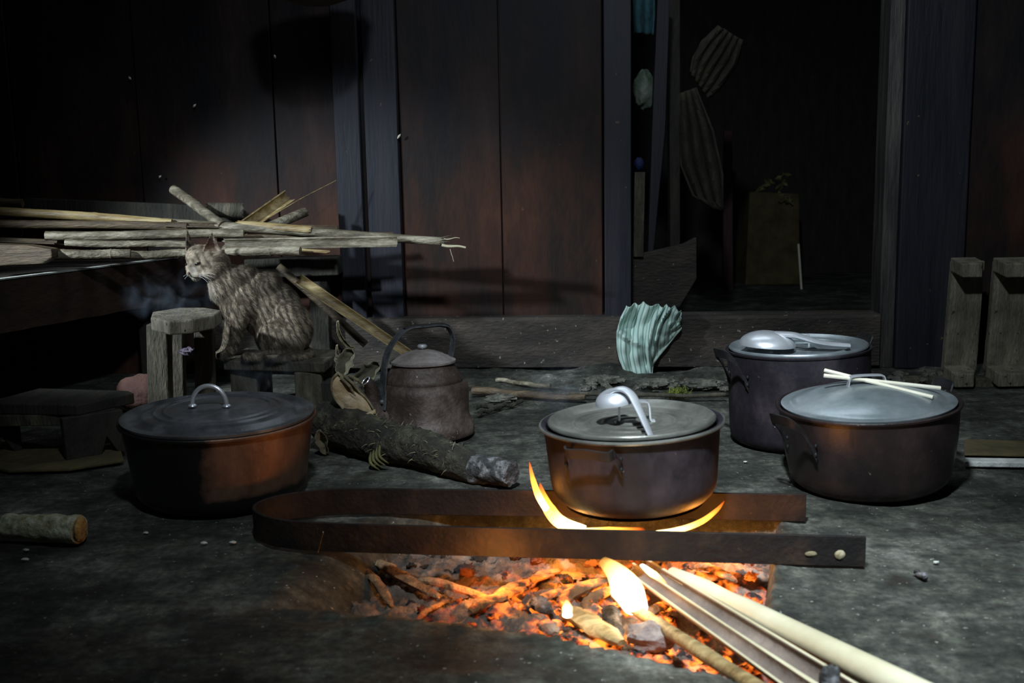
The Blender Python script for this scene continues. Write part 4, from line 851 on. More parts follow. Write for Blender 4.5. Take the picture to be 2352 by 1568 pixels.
# cat's stool
t = thing('wooden_stool', 'low dark plank stool that the cat sits on', 'stool', (-.66, 2.85, 0))
zc = .158; f0 = atz(512, 827, zc); f1 = atz(745, 833, zc); bk = Vector((.01, .22, 0))
mb = MB(); mb.prism([f0, f1, f1+bk, f0+bk], (0, 0, -.028)); mb.build('seat', 'graywood', t, world=True, smooth=False, bev=.004)
for q in (f0+Vector((.05, .03, 0)), f1+Vector((-.05, .03, 0)), f0+Vector((.05, .19, 0)), f1+Vector((-.05, .19, 0))):
    mb = MB(); quad_leg(mb, (q.x, q.y, zc-.028), (q.x, q.y, 0), .075, .03); mb.build('leg', 'graywood_v', t, world=True, smooth=False, bev=.004)
mb = MB(); mb.box((f1.x-.02, f1.y+.02, .0), (f1.x+.06, f1.y+.12, .10), .006); tag(mb.build('wood_block', 'darkwood', smooth=False, bev=.004, origin=(f1.x+.02, f1.y+.07, 0)), 'dark wood block beside the right end of the cat stool', 'block')
# low stool far left
t = thing('wooden_stool', 'low dark wooden stool with notched board legs at the far left of the floor', 'stool', (-1.03, 2.42, 0))
zs = .137; tp = [atz(*p, zs) for p in [(176, 930), (308, 903), (296, 897), (90, 891), (10, 912), (-70, 926)]]
mb = MB(); mb.prism(tp, (0, 0, -.026)); mb.build('seat', 'darkwood', t, world=True, smooth=False, bev=.003)
a = atz(152, 1068, 0); b = atz(290, 1043, 0); e = b-a; L_ = e.length; e.normalize(); nn = Vector((-e.y, e.x, 0))
def pnl(o_): return [a+o_+e*(u*L_)+Vector((0, 0, z_)) for u, z_ in ((.02, 0), (.48, 0), (.60, .012), (.70, .052), (.86, .012), (1, .004), (1.0, .111), (.0, .111))]
mb = MB(); mb.prism(pnl(Vector((0, 0, 0))), nn*.022); mb.build('leg', 'darkwood', t, world=True, smooth=False, bev=.002)
o_ = Vector((-.26, .02, 0)); mb = MB(); mb.prism(pnl(o_), nn*.022); mb.build('leg', 'darkwood', t, world=True, smooth=False, bev=.002)
mb = MB(); m_ = a+e*.04; mb.box((m_.x-.25, m_.y+.02, .085), (m_.x, m_.y+.045, .111)); mb.build('rail', 'graywood', t, world=True, smooth=False, bev=.002)
mb = MB(); mb.prism([atz(*p, .004) for p in ((-60, 1070), (20, 1086), (160, 1082), (285, 1062), (278, 1038), (180, 1040), (60, 1020), (-60, 1020))], (0, 0, .007)); tag(mb.build('flat_board', 'yellow_board', smooth=False, bev=.002, origin=atz(120, 1070, 0)), 'thin flat board lying under the low stool at far left', 'board')
# two stools stood on end at the right
def end_stool(c0, w_, h0, h1, d, lean, label, lw):
    t = thing('wooden_stool', label, 'stool', tuple(c0), group='stools stood on end beside the door post')
    x, y, z0 = c0
    mb = MB(); mb.prism([(x+.004, y, z0+.03), (x+w_, y, z0+.03), (x+w_+lean, y, h1-.018), (x+.012+lean*.6, y, h1-.018)], (0, .026, 0)); mb.build('seat', 'graywood_lit', t, world=True, smooth=False, bev=.004)
    for z_, k in ((h1-.046, lean), (z0+.010, 0)):
        mb = MB(); ch = .018
        mb.prism([(x+k, y-d, z_-.012), (x+k+lw-ch, y-d, z_-.012), (x+k+lw, y-d+.035, z_-.008), (x+k+lw, y+.0, z_), (x+k, y+.0, z_)], (0, 0, .040)); mb.build('leg', 'graywood_lit', t, world=True, smooth=False, bev=.003)
    return t
q0 = atz(2192, 893, .0); hb = aty(2206, 592, q0.y).z
end_stool((q0.x, q0.y+.09, .006), .105, 0, hb, .09, .008, 'grey stool stood on end right beside the broad door post', .075)
q1 = atz(2285, 893, .0)
end_stool((q1.x+.012, q0.y+.085, .006), .20, 0, hb-.002, .09, .006, 'grey stool stood on end, cut off by the right edge of the photo', .20)
# bag between stool legs, little rag
mb = MB(); c = aty(318, 850, 2.95); mb.blob((c.x, c.y, .055), .06, 16, .15, 2, (1.15, .8, .9), 2); tag(mb.build('cloth_bag', 'pink_cloth', origin=(c.x, c.y, 0)), 'dull pink cloth bag under the platform left of the tall stool', 'bag')
mb = MB(); c = aty(432, 806, 2.88); mb.blob(c, .018, 12, .7, 2.5, (1.3, .8, .6), 6); o = mb.build('rag', 'purple_rag', origin=c); setp(o, 'small purplish rag stuck between the tall stool legs', 'rag')

# ------------------------------------------------------------------ log, husk, leaves, sticks
p0, p1 = Vector((-.455, 2.50, .060)), Vector((-.005, 2.125, .026)); pts = [p0.lerp(p1, i/40)+Vector((0, 0, .006*math.sin(i*.35))) for i in range(41)]
mb = MB(); rr = [(.056-.030*(i/40)**1.3)*(1+.06*noise.noise(Vector((i*.4, 0, 0)))) for i in range(41)]
n_ = 28; mb.tube(pts, rr, n_)
for i, v in enumerate(mb.v): pass
mb.v = [v+((v-pts[min(i//n_, 40)])).normalized()*.006*noise.noise(v*55)+((v-pts[min(i//n_, 40)])).normalized()*.004*noise.noise(v*130) for i, v in enumerate(mb.v)]
t = thing('mossy_log', 'mossy bark covered log with a burnt ashy end reaching toward the fire pit', 'log', (p0.x, p0.y, 0))
k_ = 33*n_; full_v, full_f = mb.v, mb.f
m1 = MB(); m1.v = full_v; m1.h = [0]*len(full_v); m1.f = [f for f in full_f if min(f) < k_ and max(f) < k_+n_]; m1.build('log_body', 'bark', t, world=True)
m2 = MB(); m2.v = full_v; m2.h = [0]*len(full_v); m2.f = [f for f in full_f if not (min(f) < k_ and max(f) < k_+n_)]; m2.build('burnt_end', 'burnt', t, world=True)
mb = MB()
for i in range(260):
    f = random.random()**.8*.75; c = p0.lerp(p1, f); r_ = .056-.030*f**1.3; a = random.uniform(-1.9, 1.9)
    sd2 = (p1-p0).normalized().cross(Vector((0, 0, 1))).normalized(); d = (Vector((0, 0, 1))*math.cos(a)+sd2*math.sin(a)); e = c+d*r_*.98
    L_ = random.uniform(.008, .026); dd = (d*.5+Vector((random.uniform(-1, 1), random.uniform(-1, 1), random.uniform(-.5, .6)))).normalized(); s_ = dd.cross(d).normalized()*.0009
    mb.add([e-s_, e+s_, e+dd*L_*.6+s_*.7, e+dd*L_+Vector((0, 0, -.004)), e+dd*L_*.6-s_*.7], [(0, 1, 2, 4), (4, 2, 3)])
o = mb.build('moss_fibre', 'husk_out', t, world=True); o['kind'] = 'stuff'
mb = MB()
for k in range(4):
    c = aty(866+k*7, 1056-k*5, 2.318-.004*k); mb.tube(spline([c+Vector((-.012, -.01, .022)), c+Vector((-.012, -.022, 0)), c+Vector((.008, -.022, -.018))], 5), [.001, .002, .003, .0035, .0035, .0035, .003, .0025, .002, .0015, .0005], 8)
mb.build('lichen', 'greenleaf', t, world=True)

def husk():
    c = aty(812, 908, 2.44); t = thing('dried_husk', 'split dried husk with pale inside leaning on the mossy log beside the kettle spout', 'husk', tuple(c))
    # teardrop bowl opening toward the camera
    out = [(775, 852), (790, 868), (812, 884), (835, 905), (852, 928), (863, 948), (858, 958), (838, 964), (815, 962), (796, 952), (776, 930), (762, 908), (757, 888), (762, 868)]
    loop = [aty(x, y, 2.43)-c for x, y in out]; loop = spline(loop+[loop[0]], 4)[:-1]; n = len(loop)
    cc = Vector((0, 0, .0)); vs = []; fs = []; m = 8
    for i in range(m+1):
        f = i/m
        for p in loop:
            q = p*(1-f)**.55 if f < 1 else Vector((0, 0, 0)); q = q+Vector((0, .055*math.sin(f*math.pi/2), 0)); q += q.normalized()*.003*noise.noise(q*60) if q.length > 0 else q; vs.append(q)
    for i in range(m):
        for k in range(n): j = (k+1) % n; fs.append((i*n+k, i*n+j, (i+1)*n+j, (i+1)*n+k))
    mb = MB(); mb.add(vs, fs); o = mb.build('shell', 'husk_out', t); so = o.modifiers.new('t', 'SOLIDIFY'); so.thickness = .004
    vs = []; fs = []; m = 6
    for i in range(m+1):
        f = i/m
        for p in loop:
            q = (p*.93)*(1-f)+Vector((0, .004-.016*math.sin(f*math.pi/2), 0)); q.z -= .004; q += Vector((0, .005*noise.noise(q*50), 0)); vs.append(q)
    for i in range(m):
        for k in range(n): j = (k+1) % n; fs.append((i*n+k, i*n+j, (i+1)*n+j, (i+1)*n+k))
    mb = MB(); mb.add(vs, fs); mb.build('pith', 'husk_pale', t)
    for a, b, g in (((790, 862), (828, 905), 'strand'), ((802, 862), (836, 888), 'strand'), ((782, 866), (818, 912), 'strand')):
        mb = MB(); mb.tube([aty(*a, 2.425)-c, aty((a[0]+b[0])/2+3, (a[1]+b[1])/2-2, 2.415)-c, aty(*b, 2.43)-c], [.0035, .004, .0015], 8); mb.build(g, 'husk_out', t)
    mb = MB(); mb.ribbon(spline([aty(826, 962, 2.42)-c, aty(840, 955, 2.41)-c, aty(862, 944, 2.42)-c], 4), (0, .3, 1), .010, .004); mb.build('rim_flap', 'husk_pale', t)
husk()
def leaf(px, y, w_, mat, label, curl=.02):
    P_ = spline([aty(a, b, y+i*.01) for i, (a, b) in enumerate(px)], 6); k = len(P_); vs = []; fs = []
    for i, p in enumerate(P_):
        t_ = (P_[min(i+1, k-1)]-P_[max(i-1, 0)]).normalized(); s_ = t_.cross(Vector((0, 1, 0))).normalized(); f = i/(k-1); ww = w_*math.sin(math.pi*min(1, .08+f*.92))**.6*(1+.5*noise.noise(Vector((i*.45, y*9, 4))))
        for g in (-1, -.5, 0, .5, 1): vs.append(p+s_*ww*g+Vector((0, -curl*g*g+.004*noise.noise(Vector((i*.5, g*2, y))), 0)))
    for i in range(k-1):
        for g in range(4): a_ = i*5+g; fs.append((a_, a_+1, a_+6, a_+5))
    mb = MB(); mb.add(vs, fs); o = mb.build('dry_leaf', mat, origin=P_[0]); so = o.modifiers.new('t', 'SOLIDIFY'); so.thickness = .0015; setp(o, label, 'leaf', 'dry leaves behind the husk')
leaf([(778, 735), (782, 765), (800, 790), (818, 798)], 2.86, .006, 'husk_out', 'pale curled leaf strip hanging beside the leaning bamboo')
leaf([(776, 790), (778, 812), (786, 822)], 2.82, .005, 'husk_out', 'short pale leaf strip below the curled one')
leaf([(785, 860), (795, 825), (812, 800)], 2.78, .024, 'dryleaf', 'broad brown dead leaf standing above the husk')
leaf([(815, 872), (850, 850), (872, 830)], 2.80, .022, 'dryleaf', 'broad dead leaf between husk and kettle handle')
leaf([(735, 985), (742, 1010), (752, 1040)], 2.42, .014, 'dryleaf', 'dead leaf in the gap between left pot and log')
def fstick(a, b, r, mat, label, za=.01, zb=.01, name='stick', bend=.006, r1=None):
    p, q = atz(*a, za), atz(*b, zb); N_ = 20; r1 = r1 or r
    mb = MB(); mb.tube([p.lerp(q, i/N_)+Vector((0, bend*math.sin(i*.4), bend*.3*math.sin(i*.7))) for i in range(N_+1)], [(r+(r1-r)*i/N_)*(1+.08*math.sin(i*2.1)) for i in range(N_+1)], 10)
    o = mb.build(name, mat, origin=p); setp(o, label, 'stick'); return o
fstick((690, 930), (776, 858), .003, 'bamboo_dark', 'thin brown twig leaning between the left pot and the husk', .03, .10, 'twig')
fstick((1085, 897), (1345, 915), .0125, 'bamboo_dark', 'brown pole lying on the floor right of the kettle', .016, .014, 'floor_pole', r1=.009)
fstick((1140, 872), (1265, 888), .007, 'bamboo_gray', 'short pale stick near the wall right of the kettle', .012, .012)
fstick((1290, 905), (1668, 908), .006, 'graywood', 'grey stick running along the floor behind the centre pot', .02, .02)
fstick((1090, 938), (1200, 925), .006, 'bark', 'dark forked root scrap right of the kettle', .012, .008, 'root', .012)
fstick((1100, 950), (1160, 930), .006, 'bark', 'short dark root scrap lying against the forked one', .01, .008, 'root', .008)
fstick((730, 1268), (742, 1222), .0012, 'bamboo_gray', 'tiny straw leaning on the left end of the iron strap', .0, .05, 'straw', .001)
fstick((2105, 1315), (2130, 1325), .0045, 'burnt', 'small black stick on the floor right of the iron strap', .004, .004)
mb = MB(); p0, p1 = atz(14, 1238, .0), atz(185, 1248, 0); p0.z = .026; p1.z = .027
n_ = 24; pts = [p0.lerp(p1, i/16) for i in range(17)]; mb.tube(pts, [.0215, .023]+[.0225+.004*(i/14) for i in range(15)], n_)
mb.v = [v+(v-pts[min(i//n_, 16)]).normalized()*.003*noise.noise(v*70) for i, v in enumerate(mb.v)]
t = thing('corn_cob', 'stripped pale corn cob lying on the floor at the lower left', 'corn cob', (p0.x, p0.y, 0)); mb.build('cob', 'cob', t, world=True)
mb = MB(); mb.blob(p1+Vector((.002, 0, 0)), .0235, 10, .2, 3, (.35, 1, 1), 3); mb.build('broken_end', 'cob_end', t, world=True)
mb = MB(); mb.blob(p0, .019, 10, .2, 3, (.35, 1, 1), 4); mb.build('stem_end', 'cob_end', t, world=True)
# moss tuft
c = atz(1555, 893, .035); mb = MB()
for i in range(240):
    b_ = c+Vector((random.gauss(0, .015), random.gauss(0, .008), random.uniform(-.028, -.005))); d = Vector((random.uniform(-1, 1), random.uniform(-1, .6), random.uniform(.3, 1))).normalized()*random.uniform(.008, .028); s_ = d.cross(Vector((0, 1, .3))).normalized()*.0018
    mb.add([b_-s_, b_+s_, b_+d], [(0, 1, 2)])
o = mb.build('moss_tuft', 'moss', origin=c); setp(o, 'bright yellow green moss tuft on the rubble below the door sill', 'moss', kind='stuff')
# rubble stones below the sill, one by one
r3 = random.Random(11)
st_lab = 'small earthy stone in the rubble below the door sill'
for i in range(46):
    px = r3.uniform(1330, 1665) if i < 26 else r3.uniform(2030, 2190); py = r3.uniform(872, 893) if i < 26 else r3.uniform(852, 876)
    c = atz(px, py, .022); s_ = r3.uniform(.005, .014); mb = MB(); mb.blob((0, 0, 0), s_, 7, .6, 2.5, (1.3, 1, .7), i); o = mb.build('stone', 'stone'); o.location = c
    setp(o, st_lab if i < 26 else 'small earthy stone in the rubble at the foot of the broad door post', 'stone', 'rubble stones below the door sill' if i < 26 else 'rubble stones at the door post foot')
for (px, py), s_, lab in (((1385, 872), .03, 'brown crumbly clod behind the steam of the centre pot'), ((1610, 882), .035, 'speckled clod right of the moss tuft'), ((1500, 880), .03, 'dark clod under the teal cloth'), ((1150, 915), .025, 'flat dark clod beside the kettle'),):
    c = atz(px, py, .015); mb = MB(); mb.blob(c, s_, 12, .5, 3, (1.8, .9, .5), px); tag(mb.build('earth_clod', 'stone', origin=c), lab, 'clod')
r4 = random.Random(3)
for (px, py), lab in (((335, 1223), 'white pebble left of the strap, nearest the left pot'), ((468, 1246), 'white pebble close to the left end of the strap'), ((60, 1262), 'white crumb below the corn cob'), ((58, 1284), 'lowest white crumb under the corn cob'), ((535, 1245), 'tiny brown crumb near the strap bend'), ((1712, 1060), 'pale crumb between the centre and tall pots'), ((2150, 1290), 'tiny orange lit crumb right of the strap end')):
    c = atz(px, py, .001); mb = MB(); mb.blob(c, r4.uniform(.003, .0045), 7, .4, 2, (1.6, .9, .6), px); tag(mb.build('pebble', 'white_stone', origin=c), lab, 'pebble')
# far right floor things
mb = MB(); mb.prism([atz(*p, .002) for p in ((2215, 1062), (2480, 1066), (2480, 1076), (2215, 1072))], (0, 0, .012)); tag(mb.build('pale_batten', 'white_stone', smooth=False, bev=.002, origin=atz(2215, 1070, 0)), 'narrow pale batten on the floor at the right edge', 'batten')
mb = MB(); mb.prism([atz(*p, .002) for p in ((2215, 1012), (2480, 1018), (2480, 1052), (2215, 1046))], (0, 0, .004)); tag(mb.build('flat_board', 'yellow_board', smooth=False, bev=.001, origin=atz(2215, 1046, 0)), 'flat yellowish board on the floor behind the pale batten', 'board')
mb = MB(); wbox(mb, 1.30, 2.4, -.02, .020, .20, .26); tag(mb.build('floor_plank', 'graywood', smooth=False, bev=.003, origin=WM @ Vector((1.3, -.2, 0))), 'weathered plank edge on the floor before the upended stools', 'plank')

# ------------------------------------------------------------------ pale teal striped cloth hanging over the sill
def rag():
    yb = 3.335; T_ = [(1440, 702), (1475, 697), (1515, 702), (1545, 705), (1566, 718)]; Bm = [(1432, 852), (1458, 871), (1492, 866), (1500, 832), (1528, 795), (1563, 752)]
    Lm = [(1440, 702), (1420, 745), (1417, 800), (1432, 852)]; Rm = [(1566, 718), (1563, 735), (1562, 745), (1563, 752)]
    def ev(Q, f):
        f = f*(len(Q)-1); i = min(int(f), len(Q)-2); f -= i; return Vector((Q[i][0]*(1-f)+Q[i+1][0]*f, Q[i][1]*(1-f)+Q[i+1][1]*f))
    Ts, Bs, Ls, Rs = ([tuple(p) for p in spline([(a, b, 0) for a, b in Q], 8)] for Q in (T_, Bm, Lm, Rm))
    ns, nt = 90, 44; vs = []; hs = []; fs = []
    for j in range(nt+1):
        t = j/nt
        for i in range(ns+1):
            s = i/ns; c = ev(Ts, s)*(1-t)+ev(Bs, s)*t+ev(Ls, t)*(1-s)+ev(Rs, t)*s-(Vector(Ts[0][:2])*(1-s)*(1-t)+Vector(Ts[-1][:2])*s*(1-t)+Vector(Bs[0][:2])*(1-s)*t+Vector(Bs[-1][:2])*s*t)
            amp = .028*(1-.55*t)*min(1, .25+s*1.3)*(.75+.7*noise.noise(Vector((s*7, 3, 0))))
            wv_ = math.sin(s*38+3.0*t+1.4*math.sin(t*3)+1.5*noise.noise(Vector((s*5, t*3, 9)))); c.y += 4*wv_*(1-t)**3
            d = -.055*math.sin(math.pi*min(1, .15+t*.85))*math.sin(math.pi*(.12+.8*s))-amp*wv_-.016*noise.noise(Vector((s*8, t*6, 0)))
            d += .060*math.exp(-((s-.19)/.11)**2-((t-.30)/.17)**2)            # hollow pocket on the left
            d -= .030*math.exp(-((t-.46-.35*(s-.1))/.035)**2)*math.exp(-((s-.15)/.2)**2)
            vs.append(aty(c.x, c.y, yb+d)); hs.append(s)
    for j in range(nt):
        for i in range(ns): a = j*(ns+1)+i; fs.append((a, a+1, a+ns+2, a+ns+1))
    mb = MB(); mb.add(vs, fs, hs); t_ = thing('striped_cloth', 'crumpled pale green striped cloth draped over the door sill', 'cloth', tuple(vs[0]))
    o = mb.build('cloth', 'striped_cloth', t_, world=True, attr=True); so = o.modifiers.new('t', 'SOLIDIFY'); so.thickness = .003
    e = [vs[nt*(ns+1)+i] for i in range(int(ns*.42), ns+1)]; mb = MB()
    mb.tube([p+Vector((0, -.002, 0)) for p in e], .0055, 8, flat=(1, .6)); mb.build('hem', 'striped_cloth', t_, world=True)
rag()

# ------------------------------------------------------------------ the cat
CY = 2.925
def cp(px, py, dy=0.): return aty(px, py, CY+dy)
def make_cat():
    base = cp(600, 826); t = thing('tabby_cat', 'grey tabby cat sitting hunched on the low stool, head turned to the left', 'cat', (base.x, CY, .158))
    PX = CY/F*1.0
    mb = MB()
    def ell_(px, py, dy, rx, ry, rz, rot=0, tw=0):
        c = cp(px, py, dy); n, m = 28, 18; vs = []; fs = []
        R_ = Matrix.Rotation(math.radians(rot), 3, 'Y') @ Matrix.Rotation(math.radians(tw), 3, 'Z')
        for i in range(m+1):
            th = math.pi*i/m
            for k in range(n):
                a = 2*math.pi*k/n; vs.append(c+R_ @ Vector((math.sin(th)*math.cos(a)*rx*PX, math.sin(th)*math.sin(a)*ry*PX, math.cos(th)*rz*PX)))
        for i in range(m):
            for k in range(n): j = (k+1) % n; fs.append((i*n+k, (i+1)*n+k, (i+1)*n+j, i*n+j))
        mb.add(vs, fs)
    def cap(pts, rad):
        P_ = [cp(*p) for p in pts]; mb.tube(spline(P_, 5), [r*PX for r in np.interp(np.linspace(0, 1, (len(pts)-1)*5+1), np.linspace(0, 1, len(rad)), rad)], 18)
        for p, r in ((P_[0], rad[0]), (P_[-1], rad[-1])):
            n, m = 16, 10; vs = []; fs = []
            for i in range(m+1):
                for k in range(n):
                    th = math.pi*i/m; a = 2*math.pi*k/n; vs.append(p+Vector((math.sin(th)*math.cos(a), math.sin(th)*math.sin(a), math.cos(th)))*r*PX)
            for i in range(m):
                for k in range(n): j = (k+1) % n; fs.append((i*n+k, (i+1)*n+k, (i+1)*n+j, i*n+j))
            mb.add(vs, fs)
    # trunk
    ell_(650, 768, .01, 66, 60, 60)                     # rump
    ell_(668, 748, -.02, 50, 44, 62, -14)
    ell_(622, 712, .02, 72, 56, 72, -38)                # ribcage / hunched back
    ell_(642, 694, .02, 42, 46, 44)
    ell_(572, 690, .00, 44, 46, 60, -18)                # shoulder
    ell_(540, 652, .0, 44, 40, 46, -30)                 # neck base
    ell_(512, 640, -.005, 38, 36, 40)
    ell_(512, 668, -.01, 32, 34, 34)                    # chest
    ell_(537, 704, -.01, 31, 34, 46, -18)
    ell_(604, 664, .010, 50, 44, 38, -32)
    ell_(560, 640, .01, 38, 36, 34, -35)                # nape
    # haunch facing the camera
    ell_(648, 778, -.052, 56, 30, 48, -12)
    cap([(640, 805, -.06), (600, 818, -.075), (562, 819, -.082)], [18, 14, 10])
    # forelegs
    cap([(560, 705, -.035), (545, 750, -.045), (538, 785, -.05), (520, 812, -.065), (504, 817, -.072)], [27, 17, 12.5, 10.5, 9])
    cap([(545, 705, .03), (530, 750, .03), (522, 785, .02), (512, 808, .012), (498, 815, .005)], [24, 16, 12, 10.5, 9])
    # tail curled round the rear
    cap([(700, 808, .03), (712, 812, -.02), (690, 818, -.075), (650, 822, -.10), (612, 822, -.108)], [13, 12.5, 11, 9.5, 7])
    # head turned to the left and a little toward the camera
    ell_(474, 600, -.01, 42, 38, 38, 8)
    ell_(498, 608, -.012, 31, 35, 35)
    ell_(458, 590, -.02, 31, 30, 28)
    ell_(452, 613, -.028, 25, 24, 21)
    ell_(446, 624, -.034, 16, 15, 13)                    # muzzle
    ell_(456, 630, -.042, 13, 12, 10.5)
    ell_(438, 627, -.030, 9.5, 11, 9)
    ell_(450, 638, -.034, 11, 11, 7.5)                   # chin
    ell_(439, 608, -.034, 8, 8, 17, 14)                  # nose bridge
    ell_(488, 625, -.035, 23, 21, 20)                    # cheek
    # ears
    def ear(bl, br, tip, dy, dtip):
        """shell ear: base from bl to br, hollow toward the viewer's left"""
        a, b, c = cp(*bl, dy[0]), cp(*br, dy[1]), cp(*tip, dtip); nrm = (b-a).cross(c-a).normalized()
        if nrm.y > 0: nrm = -nrm
        vs = []; fs = []; m, n = 10, 10
        for sd_ in (0, 1):
            for i in range(m+1):
                f = i/m
                for k in range(n+1):
                    g = k/n; wdt = (1-f**1.25); base_ = a.lerp(b, .5).lerp(c, f); p = base_+(b-a)*(g-.5)*wdt - nrm*(.020*(1-(2*g-1)**2)*(1-f*.8)) - nrm*(.0056*sd_)
                    vs.append(p)
        N1 = (m+1)*(n+1)
        for i in range(m):
            for k in range(n):
                q = i*(n+1)+k; fs.append((q, q+1, q+n+2, q+n+1)); fs.append((q+N1, q+N1+n+1, q+N1+n+2, q+N1+1))
        for i in range(m):
            q = i*(n+1); fs.append((q, q+n+1, q+N1+n+1, q+N1)); q = q+n; fs.append((q, q+N1, q+N1+n+1, q+n+1))
        for k in range(n): fs.append((k, k+N1, k+N1+1, k+1)); q = m*(n+1)+k; fs.append((q, q+1, q+N1+1, q+N1))
        mb.add(vs, fs)
    ear((466, 580), (512, 584), (487, 532), (-.052, -.030), -.022)
    ear((430, 576), (452, 572), (431, 523), (-.012, .012), .004)
    me = bpy.data.meshes.new('raw'); me.from_pydata([v for v in mb.v], [], mb.f)
    tmp = bpy.data.objects.new('raw', me); COL.objects.link(tmp)
    rm = tmp.modifiers.new('r', 'REMESH'); rm.mode = 'VOXEL'; rm.voxel_size = .0026
    dg = bpy.context.evaluated_depsgraph_get(); em = bpy.data.meshes.new_from_object(tmp.evaluated_get(dg)); bpy.data.objects.remove(tmp); bpy.data.meshes.remove(me)
    nv = len(em.vertices); V = np.zeros(nv*3); em.vertices.foreach_get('co', V); V = V.reshape(-1, 3)
    E_ = np.zeros(len(em.edges)*2, int); em.edges.foreach_get('vertices', E_); E_ = E_.reshape(-1, 2)
    # smooth: strong on the body, light on the head, least on ears
    hc = np.array(cp(470, 605, -.01)); dh = np.linalg.norm(V-hc, axis=1)
    ez = aty(470, 574, CY).z
    wgt = np.where(dh < .062, .16, .5+0*dh); wgt = np.where((V[:, 2] > ez) & (dh < .13), .10, wgt)
    deg = np.bincount(E_.ravel(), minlength=nv)[:, None]
    for it in range(16):
        A_ = np.zeros_like(V); np.add.at(A_, E_[:, 0], V[E_[:, 1]]); np.add.at(A_, E_[:, 1], V[E_[:, 0]])
        V = V+(A_/np.maximum(deg, 1)-V)*wgt[:, None]
    o0 = np.array(t.location)
    em.vertices.foreach_set('co', (V-o0).ravel()); em.update()
    # coat colour per vertex (world position -> tabby pattern, with shade painted low on the body)
    def coat(P):
        d = P[:, 1]*math.cos(PITCH)-(P[:, 2]-H)*math.sin(PITCH); u0 = P[:, 0]/d; v0 = (P[:, 1]*math.sin(PITCH)+(P[:, 2]-H)*math.cos(PITCH))/d
        x = P[:, 0]; z = P[:, 2]
        X_ = (x-o0[0])/PX; Z_ = (z-.158)/PX                # pixels right of x=600, above the seat
        nz = np.array([noise.fractal(Vector(p)*38, .9, 2., 3) for p in P]); n2 = np.array([noise.noise(Vector(p)*160) for p in P])
        base_ = np.array([.075, .058, .042]); lt = np.array([.42, .36, .29]); dk = np.array([.035, .027, .02])
        f = np.clip(.42+.8*nz+.5*n2, 0, 1)[:, None]; c = base_*(1-f)+lt*f
        # flank stripes running down and back
        ph = (X_*1.0+Z_*.42)*.42+nz*3.2
        body = np.clip((dh_(P)-.055)/.02, 0, 1)
        s_ = np.clip((np.sin(ph)-.1+1.2*nz)*1.3, 0, 1)*body*.85
        ph2 = (Z_*.9-X_*.12)*.36+nz*1.6; low = np.clip((55-Z_)/25, 0, 1); s_ = s_*(1-low)+np.clip((np.sin(ph2))*1.4, 0, 1)*low*.7*body
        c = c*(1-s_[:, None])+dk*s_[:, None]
        c *= (1-.35*np.clip((60-Z_)/60, 0, 1)*body)[:, None]  # shade painted into the coat, deepening toward the seat
        # head: pale forehead with fine dark lines, pale muzzle
        hd = 1-np.clip((dh_(P)-.045)/.015, 0, 1)
        hx = (x-hc[0])/PX; hz = (z-hc[2])/PX
        cb = np.array([.36, .31, .25])*(.7+.5*f); ln = np.clip(np.sin((hx*.75+hz*.35)*.55+1.5*nz)*1.5, 0, 1)*.75
        cb = cb*(1-ln[:, None])+dk*ln[:, None]
        mz = np.exp(-(((hx+24)/16)**2+((hz+27)/15)**2)); cb = cb*(1-mz[:, None])+np.array([.80, .78, .74])*mz[:, None]
        ey = np.exp(-(((hx+17)/9)**2+((hz+1)/4.5)**2))*.85; cb = cb*(1-ey[:, None])+dk*ey[:, None]; wp = np.exp(-(((hx+14)/8)**2+((hz+11)/5)**2))*.8; cb = cb*(1-wp[:, None])+np.array([.75, .73, .68])*wp[:, None]
        line = np.exp(-((hz+2+.12*hx)/3.2)**2)*np.clip((hx+2)/10, 0, 1)*.8; cb = cb*(1-line[:, None])+dk*line[:, None]
        c = c*(1-hd[:, None])+cb*hd[:, None]
        er = np.exp(-(((x-cp(488, 566)[0])/PX/11)**2+((z-cp(488, 562)[2])/PX/14)**2))*(z > ez)*.9; c = c*(1-er[:, None])+np.array([.16, .075, .05])*er[:, None]
        er = np.exp(-(((x-cp(441, 552)[0])/PX/8)**2+((z-cp(441, 549)[2])/PX/12)**2))*(z > ez)*.9; c = c*(1-er[:, None])+np.array([.13, .05, .035])*er[:, None]
        ch = np.exp(-(((X_+115)/24)**2+((Z_-150)/34)**2)); c = c*(1-.75*ch[:, None])+np.array([.62, .58, .52])*.75*ch[:, None]
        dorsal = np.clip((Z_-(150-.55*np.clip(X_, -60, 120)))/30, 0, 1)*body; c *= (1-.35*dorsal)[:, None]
        return np.clip(c*np.array([.95, .9, .82]), .008, .9)
    def dh_(P): return np.linalg.norm(P-hc, axis=1)
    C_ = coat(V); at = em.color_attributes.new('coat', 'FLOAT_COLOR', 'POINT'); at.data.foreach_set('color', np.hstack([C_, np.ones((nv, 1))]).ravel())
    m = bpy.data.materials.new('fur'); m.use_nodes = True; nt = m.node_tree; N = nt.nodes; L = nt.links; b = N['Principled BSDF']
    a_ = N.new('ShaderNodeAttribute'); a_.attribute_name = 'coat'; L.new(a_.outputs['Color'], b.inputs['Base Color']); b.inputs['Roughness'].default_value = .75; b.inputs['Specular IOR Level'].default_value = .25
    MATS['fur'] = m; em.materials.clear(); em.materials.append(m); em.shade_smooth(); em.name = 'body'
    bo = bpy.data.objects.new('body', em); COL.objects.link(bo); bo.parent = t
    # short fur
    em.calc_loop_triangles(); nt_ = len(em.loop_triangles); T_ = np.zeros(nt_*3, int); em.loop_triangles.foreach_get('vertices', T_); T_ = T_.reshape(-1, 3)
